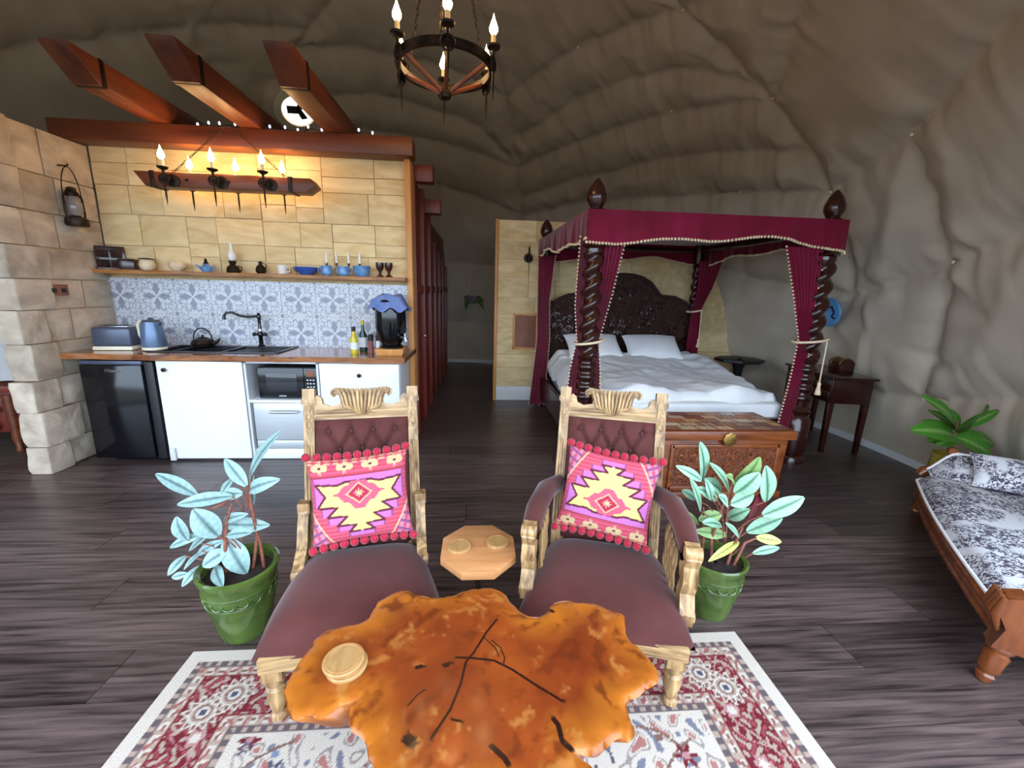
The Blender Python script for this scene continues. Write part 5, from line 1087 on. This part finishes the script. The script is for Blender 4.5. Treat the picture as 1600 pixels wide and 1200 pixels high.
for k in range(5):
    x0 = hx-BXC-0.8+k*0.4; zt = 1.28 if abs(k-2) > 1 else 1.42 if k != 2 else 1.58
    mm = M(); cx_, y_ = x0, BB+0.012-(BF+BB)/2
    mm.box((cx_, y_, (zt+0.62)/2), (0.33, 0.03, zt-0.62)); pn = mm.obj('carved_panel', 'carved_wood', hb, 30, 0.012)
    cv = M(); rr = random.Random(k)
    for i in range(26): scroll(cv, (cx_+rr.uniform(-0.13, 0.13), y_-0.016, rr.uniform(0.85, zt-0.05)), 0.035, 0.035, 0.008, rr.uniform(0.8, 1.5), flip=rr.choice([-1, 1]))
    cv.obj('carving', 'dark_wood', pn, 60)
# frame, mattress, duvet, pillows
m = M()
for a, b in (((BX0-0.06, BF), (BX0-0.12, BB)), ((BX1+0.02, BF), (BX1-0.06, BB))): m.prism([(a[0]-BXC, a[1]-(BF+BB)/2), (a[0]-BXC+0.05, a[1]-(BF+BB)/2), (b[0]-BXC+0.05, b[1]-(BF+BB)/2), (b[0]-BXC, b[1]-(BF+BB)/2)], 0.12, 0.40, 'z')
m.box((0, BF-(BF+BB)/2, 0.27), (2.0, 0.05, 0.30)); m.box((0, BB-(BF+BB)/2, 0.27), (2.0, 0.05, 0.30)); m.obj('side_rails', 'dark_wood', bed, 30)
M().box((0, 0, 0.26), (1.9, 1.9, 0.06)).obj('slat_base', 'dark_wood', bed)
mat_o = tag(M().box((0, 0, 0.13), (1.88, 1.92, 0.26)).obj('mattress', 'linen', None, 40, 0.05, loc=(BXC-0.03, (BF+BB)/2, 0.29)), 'pale mattress under the duvet on the four-poster bed', 'mattress')
def duvet(u, v):
    x, y = (u-0.5)*2.30, (v-0.5)*1.86; hw, hl = 0.97, 0.885
    ex = max(0, abs(x)-hw+0.08); z = 0.645
    z -= min(0.22, ex*1.4); xx = math.copysign(min(abs(x), hw+0.02+ex*0.12), x)
    ef = max(0, -y-hl+0.05); z -= min(0.14, ef*2.0); yy = max(y, -hl-0.07)
    nz = noise.fractal(Vector((x*2.2, y*2.2, 0.4)), 1.0, 2.0, 4); n2 = noise.noise(Vector((x*5+y*4, y*1.5, 2.0)))
    z += 0.05*nz + 0.018*n2 + 0.12*max(0, min(1, (y+0.9)/1.8))*0.9
    if v > 0.80: z += 0.02*math.sin((v-0.80)/0.2*3*PI)
    return (xx+0.03*nz*(ex > 0), yy-0.02*nz, z)
def duvet_under(u, v): p = duvet(u, v); return (p[0]*0.985, p[1]*0.985, p[2]-0.05)
m = M().grid(duvet, 90, 80); m.grid(duvet_under, 40, 40); tag(m.obj('duvet', 'linen', None, 80, loc=(BXC-0.03, (BF+BB)/2-0.02, 0.0)), 'crumpled white duvet spread over the four-poster bed', 'duvet')
for px_, rz_, lab in ((1.44, 0.06, 'white pillow propped against headboard beside the framed-panel and sconce side'), (2.21, -0.05, 'white pillow propped against headboard beside the black bedside table side')):
    m = M(); cushion(m, 0.72, 0.46, 0.2, 22, T=Matrix.Rotation(-1.0, 4, 'X')); tag(m.obj('pillow', 'linen', None, 80, loc=(px_, 5.20, 0.85), rot=(0, 0, rz_)), lab, 'pillow')

# ------------------------------------------------------------------ carved chest at the bed foot
ch = thing('carved_chest', 'carved wooden blanket chest with patchwork mosaic lid at the bed foot', 'chest', (1.83, 3.03, 0))
M().box((0, 0, 0.265), (0.94, 0.44, 0.43), top=(1.04, 1.04)).obj('body', 'chest_wood', ch, 30, 0.006)
M().box((0, 0, 0.025), (0.98, 0.47, 0.05)).obj('plinth', 'chest_wood', ch, 30, 0.006)
lid = M().box((0, 0, 0.508), (1.06, 0.52, 0.07)).obj('lid', 'chest_wood', ch, 30, 0.008)
nx, ny = 160, 80; m = M().grid(lambda u, v: ((u-0.5)*1.0, (v-0.5)*0.46, 0.546), nx, ny); cc = []; rr = random.Random(5); cells = {}
pal = [S(206, 168, 128), S(166, 70, 44), S(222, 196, 160), S(120, 48, 34), S(96, 88, 92), S(220, 142, 72), S(134, 116, 112), S(232, 212, 180)]
for j in range(ny+1):
    for i in range(nx+1):
        u, v = i/nx, j/ny; row = int(v*5); k = int(u*7+0.5*(row % 2)+0.4*v); key = (row, k); fu = (u*7+0.5*(row % 2)+0.4*v) % 1; fv = (v*5) % 1
        if key not in cells: cells[key] = (rr.choice(pal), rr.choice(pal), rr.choice([3, 4, 6]))
        a, b, n_ = cells[key]
        cc.append(S(120, 30, 26) if fu < 0.1 or fv < 0.12 else (a if (math.sin((fu-0.5)*n_*6)+math.cos((fv-0.5)*n_*5)) > 0 else b))
m.c = np.array(cc); m.obj('mosaic_top', 'patchwork', lid, 30)
pf = M().box((0, -0.227, 0.255), (0.80, 0.02, 0.32)).obj('carved_front', 'chest_carving', ch, 30, 0.004)
for sg in (-1, 1):
    M().box((0, -0.232, 0.255+sg*0.165), (0.84, 0.026, 0.03)).obj('front_moulding', 'chest_wood', ch, 30, 0.006); M().box((sg*0.41, -0.232, 0.255), (0.03, 0.026, 0.36)).obj('front_moulding', 'chest_wood', ch, 30, 0.006)
cv = M(); rr = random.Random(9)
for i in range(46): scroll(cv, (rr.uniform(-0.36, 0.36), -0.239, rr.uniform(0.13, 0.38)), 0.03, 0.03, 0.006, rr.uniform(0.8, 1.5), flip=rr.choice([-1, 1]))
cv.obj('scroll_carving', 'chest_wood', pf, 60)
M().lathe([(0.05, 0), (0.052, 0.006), (0.03, 0.012), (0.012, 0.014)], 20, T=frame((0, -0.268, 0.485), (0, -1, 0)), wob=lambda r, z, a: r*(1+0.08*math.cos(8*a))).obj('lock_plate', 'brass', lid, 50)

# ------------------------------------------------------------------ bedside table, desk, small chest, clock
t = thing('bedside_table', 'black octagonal bedside table between bed and canvas wall', 'bedside table', (3.33, 5.08, 0))
M().prism([(0.30*math.cos(PI/8+k*PI/4), 0.27*math.sin(PI/8+k*PI/4)) for k in range(8)], 0.70, 0.735, 'z').obj('top', 'black_matte', t, 30, 0.006)
M().lathe([(0.13, 0), (0.13, 0.02), (0.05, 0.05), (0.035, 0.3), (0.06, 0.62), (0.1, 0.70)], 20).obj('pedestal', 'black_matte', t, 50)
tag(M().lathe([(0.05, 0), (0.055, 0.008), (0.015, 0.014), (0.02, 0.02), (0.003, 0.026)], 18).obj('trinket_dish', 'black_gloss', None, 50, loc=(3.3, 5.02, 0.735)), 'small dark lidded dish on the black bedside table', 'dish')
dk = thing('writing_desk', 'small dark mahogany desk with drawers against the canvas wall', 'desk', (3.66, 4.06, 0), math.radians(-100))
DH = 0.78
M().box((0, 0, DH-0.0125), (0.86, 0.42, 0.025)).obj('top', 'dark_wood', dk, 30, 0.005)
M().box((0, 0.0, DH-0.145), (0.80, 0.37, 0.24)).obj('case', 'dark_wood', dk, 30, 0.004)
for r_ in range(2):
    for q_ in (-0.2, 0.2):
        d = M().box((q_, -0.188, DH-0.09-r_*0.11), (0.37, 0.018, 0.095)).obj('drawer', 'dark_wood', dk, 30, 0.004); M().ball((q_, -0.205, DH-0.09-r_*0.11), 0.013, 10).obj('knob', 'brass', d)
for sx in (-1, 1):
    for sy in (-1, 1): M().box((sx*0.375, sy*0.16, 0.26), (0.038, 0.038, 0.52), top=(1.4, 1.4)).obj('leg', 'dark_wood', dk, 30, 0.004)
t = thing('trinket_chest', 'little domed wooden chest with metal bands on the desk', 'box', (3.74, 4.0, DH), math.radians(-100))
M().box((0, 0, 0.04), (0.2, 0.13, 0.08)).obj('body', 'dark_wood', t, 30, 0.004)
M().prism([(0.065*math.cos(a), 0.08+0.06*math.sin(a)) for a in np.linspace(0, PI, 13)], -0.1, 0.1, 'x').obj('lid', 'dark_wood', t, 40)
for x in (-0.07, 0.07): M().tube([(x, 0.067*math.cos(a), 0.08+0.063*math.sin(a)) for a in np.linspace(0, PI, 13)], 0.008, 6).obj('band', 'brass', t)
cp_ = on_dome(1296, 488, DR-0.16); t = thing('wall_clock', 'round pale blue wall decoration with navy mark on canvas behind bedpost', 'wall decoration', cp_); 
Tc = frame((0, 0, 0), DC+Vector((0, 0, 1.0))-cp_, (0, 0, 1)); M().lathe([(0.15, 0), (0.155, 0.012), (0.14, 0.025), (0.01, 0.025)], 28, T=Tc).obj('disc', 'blue_paint', t, 40)
M().tube([Tc @ Vector(q) for q in ((0.05, 0.02, 0.03), (0.06, -0.05, 0.03), (0.0, -0.085, 0.03), (-0.04, -0.06, 0.03), (-0.06, -0.1, 0.03))], 0.012, 6).obj('navy_mark', 'navy_paint', t, 60)
# hanging planter at the end of the corridor
hp = on_dome(738, 470, DR-0.22); t = thing('hanging_planter', 'small hanging planter with trailing plant at the corridor end', 'planter', (hp.x, hp.y, hp.z))
M().lathe([(0.07, -0.05), (0.14, 0.0), (0.17, 0.09), (0.155, 0.09), (0.12, 0.0)], 22).obj('bowl', 'glass_grey', t, 50)
for k in range(3): a = k*2*PI/3; M().tube([(0.16*math.cos(a), 0.16*math.sin(a), 0.08), (0, 0, 0.75)], 0.004, 5).obj('cord', 'trim_cord', t)
M().box((0, 0, 0.80), (0.05, 0.03, 0.16)).obj('hanger', 'red_wood', t, 30, 0.008)
rr = random.Random(2)
for k in range(16): a = rr.uniform(0, 2*PI); r_ = rr.uniform(0.1, 0.24); leaf(t, (0.08*math.cos(a), 0.08*math.sin(a), 0.07), (r_*math.cos(a), r_*math.sin(a), rr.uniform(-0.18, 0.12)), 0.07, 0.15, FG)

# ------------------------------------------------------------------ chaise longue
A_, B_ = Vector((3.10, 2.54)), Vector((2.07, 1.25)); ax_ = (B_-A_); CL = ax_.length; ang = math.atan2(ax_.y, ax_.x)
cs = thing('chaise_longue', 'carved wood chaise longue upholstered in grey toile print fabric', 'chaise longue', (A_.x, A_.y, 0), ang)
# local: x from the far end to the near end along the front edge, y across the seat away from the room
cd = 0.68
def sstep(t): t = max(0.0, min(1.0, t)); return t*t*(3-2*t)
def front_y(u): return -0.035*math.sin(PI*u) + 0.10*(1-sstep(u/0.10))**2
def seat_(u, v):
    a, b = 2*u-1, 2*v-1; k = ((1-abs(a)**8)*(1-abs(b)**6))**0.5; f = front_y(u)
    return (u*CL, f+v*(cd-f), 0.29+0.085*k)
m = M().grid(seat_, 48, 24); m.grid(lambda u, v: (lambda q: (q[0], q[1], 0.285))(seat_(u, v)), 48, 24); so = m.obj('seat', 'toile', cs, 60)
def edge_path(z, o=0.0): return [(u*CL, front_y(u)-o, z) for u in np.linspace(0, 1, 40)]
M().tube(edge_path(0.305, 0.004), 0.008, 8).obj('piping', 'piping', so, 60)
m = M()
for dz in (0.20, 0.24, 0.275): m.tube(edge_path(dz, -0.012 if dz < 0.26 else -0.004), 0.022, 8)
m.box((CL/2, cd/2+0.05, 0.235), (CL-0.06, cd-0.14, 0.09)); m.obj('frame_rail', 'chaise_wood', cs, 50)
for x, y, sx, sy in ((0.02, 0.09, -0.09, -0.03), (CL-0.03, 0.03, 0.03, -0.04), (0.04, cd-0.06, -0.05, 0.03), (CL-0.04, cd-0.06, 0.03, 0.03)):
    T = frame((x+sx, y+sy, 0), (-sx, -sy, 0.235)); M().lathe([(0.018, 0), (0.024, 0.01), (0.03, 0.03), (0.022, 0.04), (0.034, 0.06), (0.036, 0.10), (0.04, 0.13), (0.028, 0.14), (0.042, 0.155), (0.042, 0.17), (0.03, 0.18), (0.045, 0.2), (0.045, 0.25)], 18, T=T).obj('leg', 'chaise_wood', cs, 50)
# low raised head across the far end
def htop(y): return 0.335+0.165*sstep((y-0.02)/0.17)
def head(u, v):
    y = 0.055+u*(cd-0.055); x0 = 0.06+0.17*sstep(y/0.22); zt = htop(y); bl = 0.035*math.sin(PI*v)*sstep(y/0.25)
    return (x0*(1-v)-0.01*v+bl*0.5, y, 0.345+(zt-0.345)*v+bl)
m = M().grid(head, 36, 14); m.grid(lambda u, v: (lambda q: (-0.015, q[1], q[2]-0.004))(head(u, v)), 36, 14); ho = m.obj('head_rest', 'toile', cs, 70)
pp = [head(u, 1.0) for u in np.linspace(0, 1, 30)]; M().tube([(q[0], q[1], q[2]+0.004) for q in pp], 0.008, 8).obj('piping', 'piping', ho, 60)
arm = [(-0.03, 0.03, 0.30), (-0.035, 0.05, 0.33), (-0.035, 0.10, 0.365), (-0.035, 0.14, 0.41), (-0.035, 0.165, 0.46), (-0.04, 0.185, 0.50)]
m = M(); m.tube(arm, [0.03, 0.034, 0.03, 0.028, 0.028, 0.024], 10); m.lathe([(0.026, -0.03), (0.03, 0), (0.026, 0.03)], 16, T=frame((-0.045, 0.165, 0.505), (1, 0, 0))); m.obj('scrolled_arm', 'chaise_wood', cs, 50)
M().tube([(-0.035, y, 0.30+0.12*sstep((y-0.1)/0.2)) for y in np.linspace(0.1, cd, 14)], 0.03, 8).obj('head_rail', 'chaise_wood', cs, 50)
m = M(); m.prism([(-0.03, 0.18), (0.07, 0.18), (0.085, 0.27), (0.06, 0.33), (0.075, 0.38), (0.03, 0.42), (-0.02, 0.40), (-0.035, 0.33), (-0.005, 0.27)], CL-0.04, CL+0.04, 'x'); m.tube([(CL, 0.05, 0.38), (CL, 0.25, 0.36), (CL, cd, 0.36)], 0.035, 10)
for k in range(4): m.tube([(CL-0.05+0.03*k, -0.03, 0.40), (CL-0.05+0.03*k, -0.045, 0.33), (CL-0.04+0.02*k, -0.02, 0.25)], [0.012, 0.015, 0.008], 8)
m.obj('carved_corner', 'chaise_wood', cs, 50)
R_ = Matrix.Rotation(ang, 4, 'Z'); q = Vector((A_.x, A_.y, 0)) + R_ @ Vector((0.20, 0.43, 0.475))
m = M(); cushion(m, 0.46, 0.25, 0.12, 22, T=Matrix.Rotation(-0.85, 4, 'X'))
tag(m.obj('toile_cushion', 'toile', None, 80, loc=q, rot=(0, 0, ang+PI/2)), 'toile print scatter cushion leaning on the raised head of the chaise', 'cushion')

# ------------------------------------------------------------------ furniture glimpsed past the stone pier
ft = thing('wooden_daybed', 'red carved wooden daybed end with turned leg behind the stone pier', 'daybed', (-4.15, 3.78, 0), 0.2)
for x, y in ((0.08, 0.0), (-0.9, 0.0), (0.08, 0.7)): M().lathe([(0.022, 0), (0.03, 0.02), (0.02, 0.04), (0.035, 0.12), (0.03, 0.25), (0.04, 0.36), (0.04, 0.52)], 14).obj('leg', 'beam_wood', ft, 50, loc=(x, y, 0))
M().box((-0.21, 0.02, 0.36), (1.35, 0.04, 0.36)).obj('carved_apron', 'red_wood', ft, 30, 0.006); M().box((-0.21, 0.35, 0.57), (1.42, 0.76, 0.06)).obj('seat_board', 'red_wood', ft, 30, 0.008)
cv = M(); rr = random.Random(4)
for i in range(30): scroll(cv, (rr.uniform(-0.8, 0.0), -0.024, rr.uniform(0.24, 0.5)), 0.04, 0.04, 0.008, rr.uniform(0.8, 1.5), flip=rr.choice([-1, 1]))
cv.obj('carving', 'red_wood', ft, 60)
def drp(u, v): x = -0.35+u*0.55; return (x, -0.03+0.05*math.sin(u*14)*(0.4+0.6*v)+0.02*math.sin(u*33), 1.35-0.77*v)
m = M().grid(drp, 40, 14); m.grid(lambda u, v: (lambda q: (q[0], q[1]+0.012, q[2]))(drp(u, v)), 40, 14); tag(m.obj('grey_throw', 'drape_grey', None, 70, loc=(-4.15, 3.86, 0.06)), 'pale grey cloth hanging above the red daybed behind the pier', 'cloth')
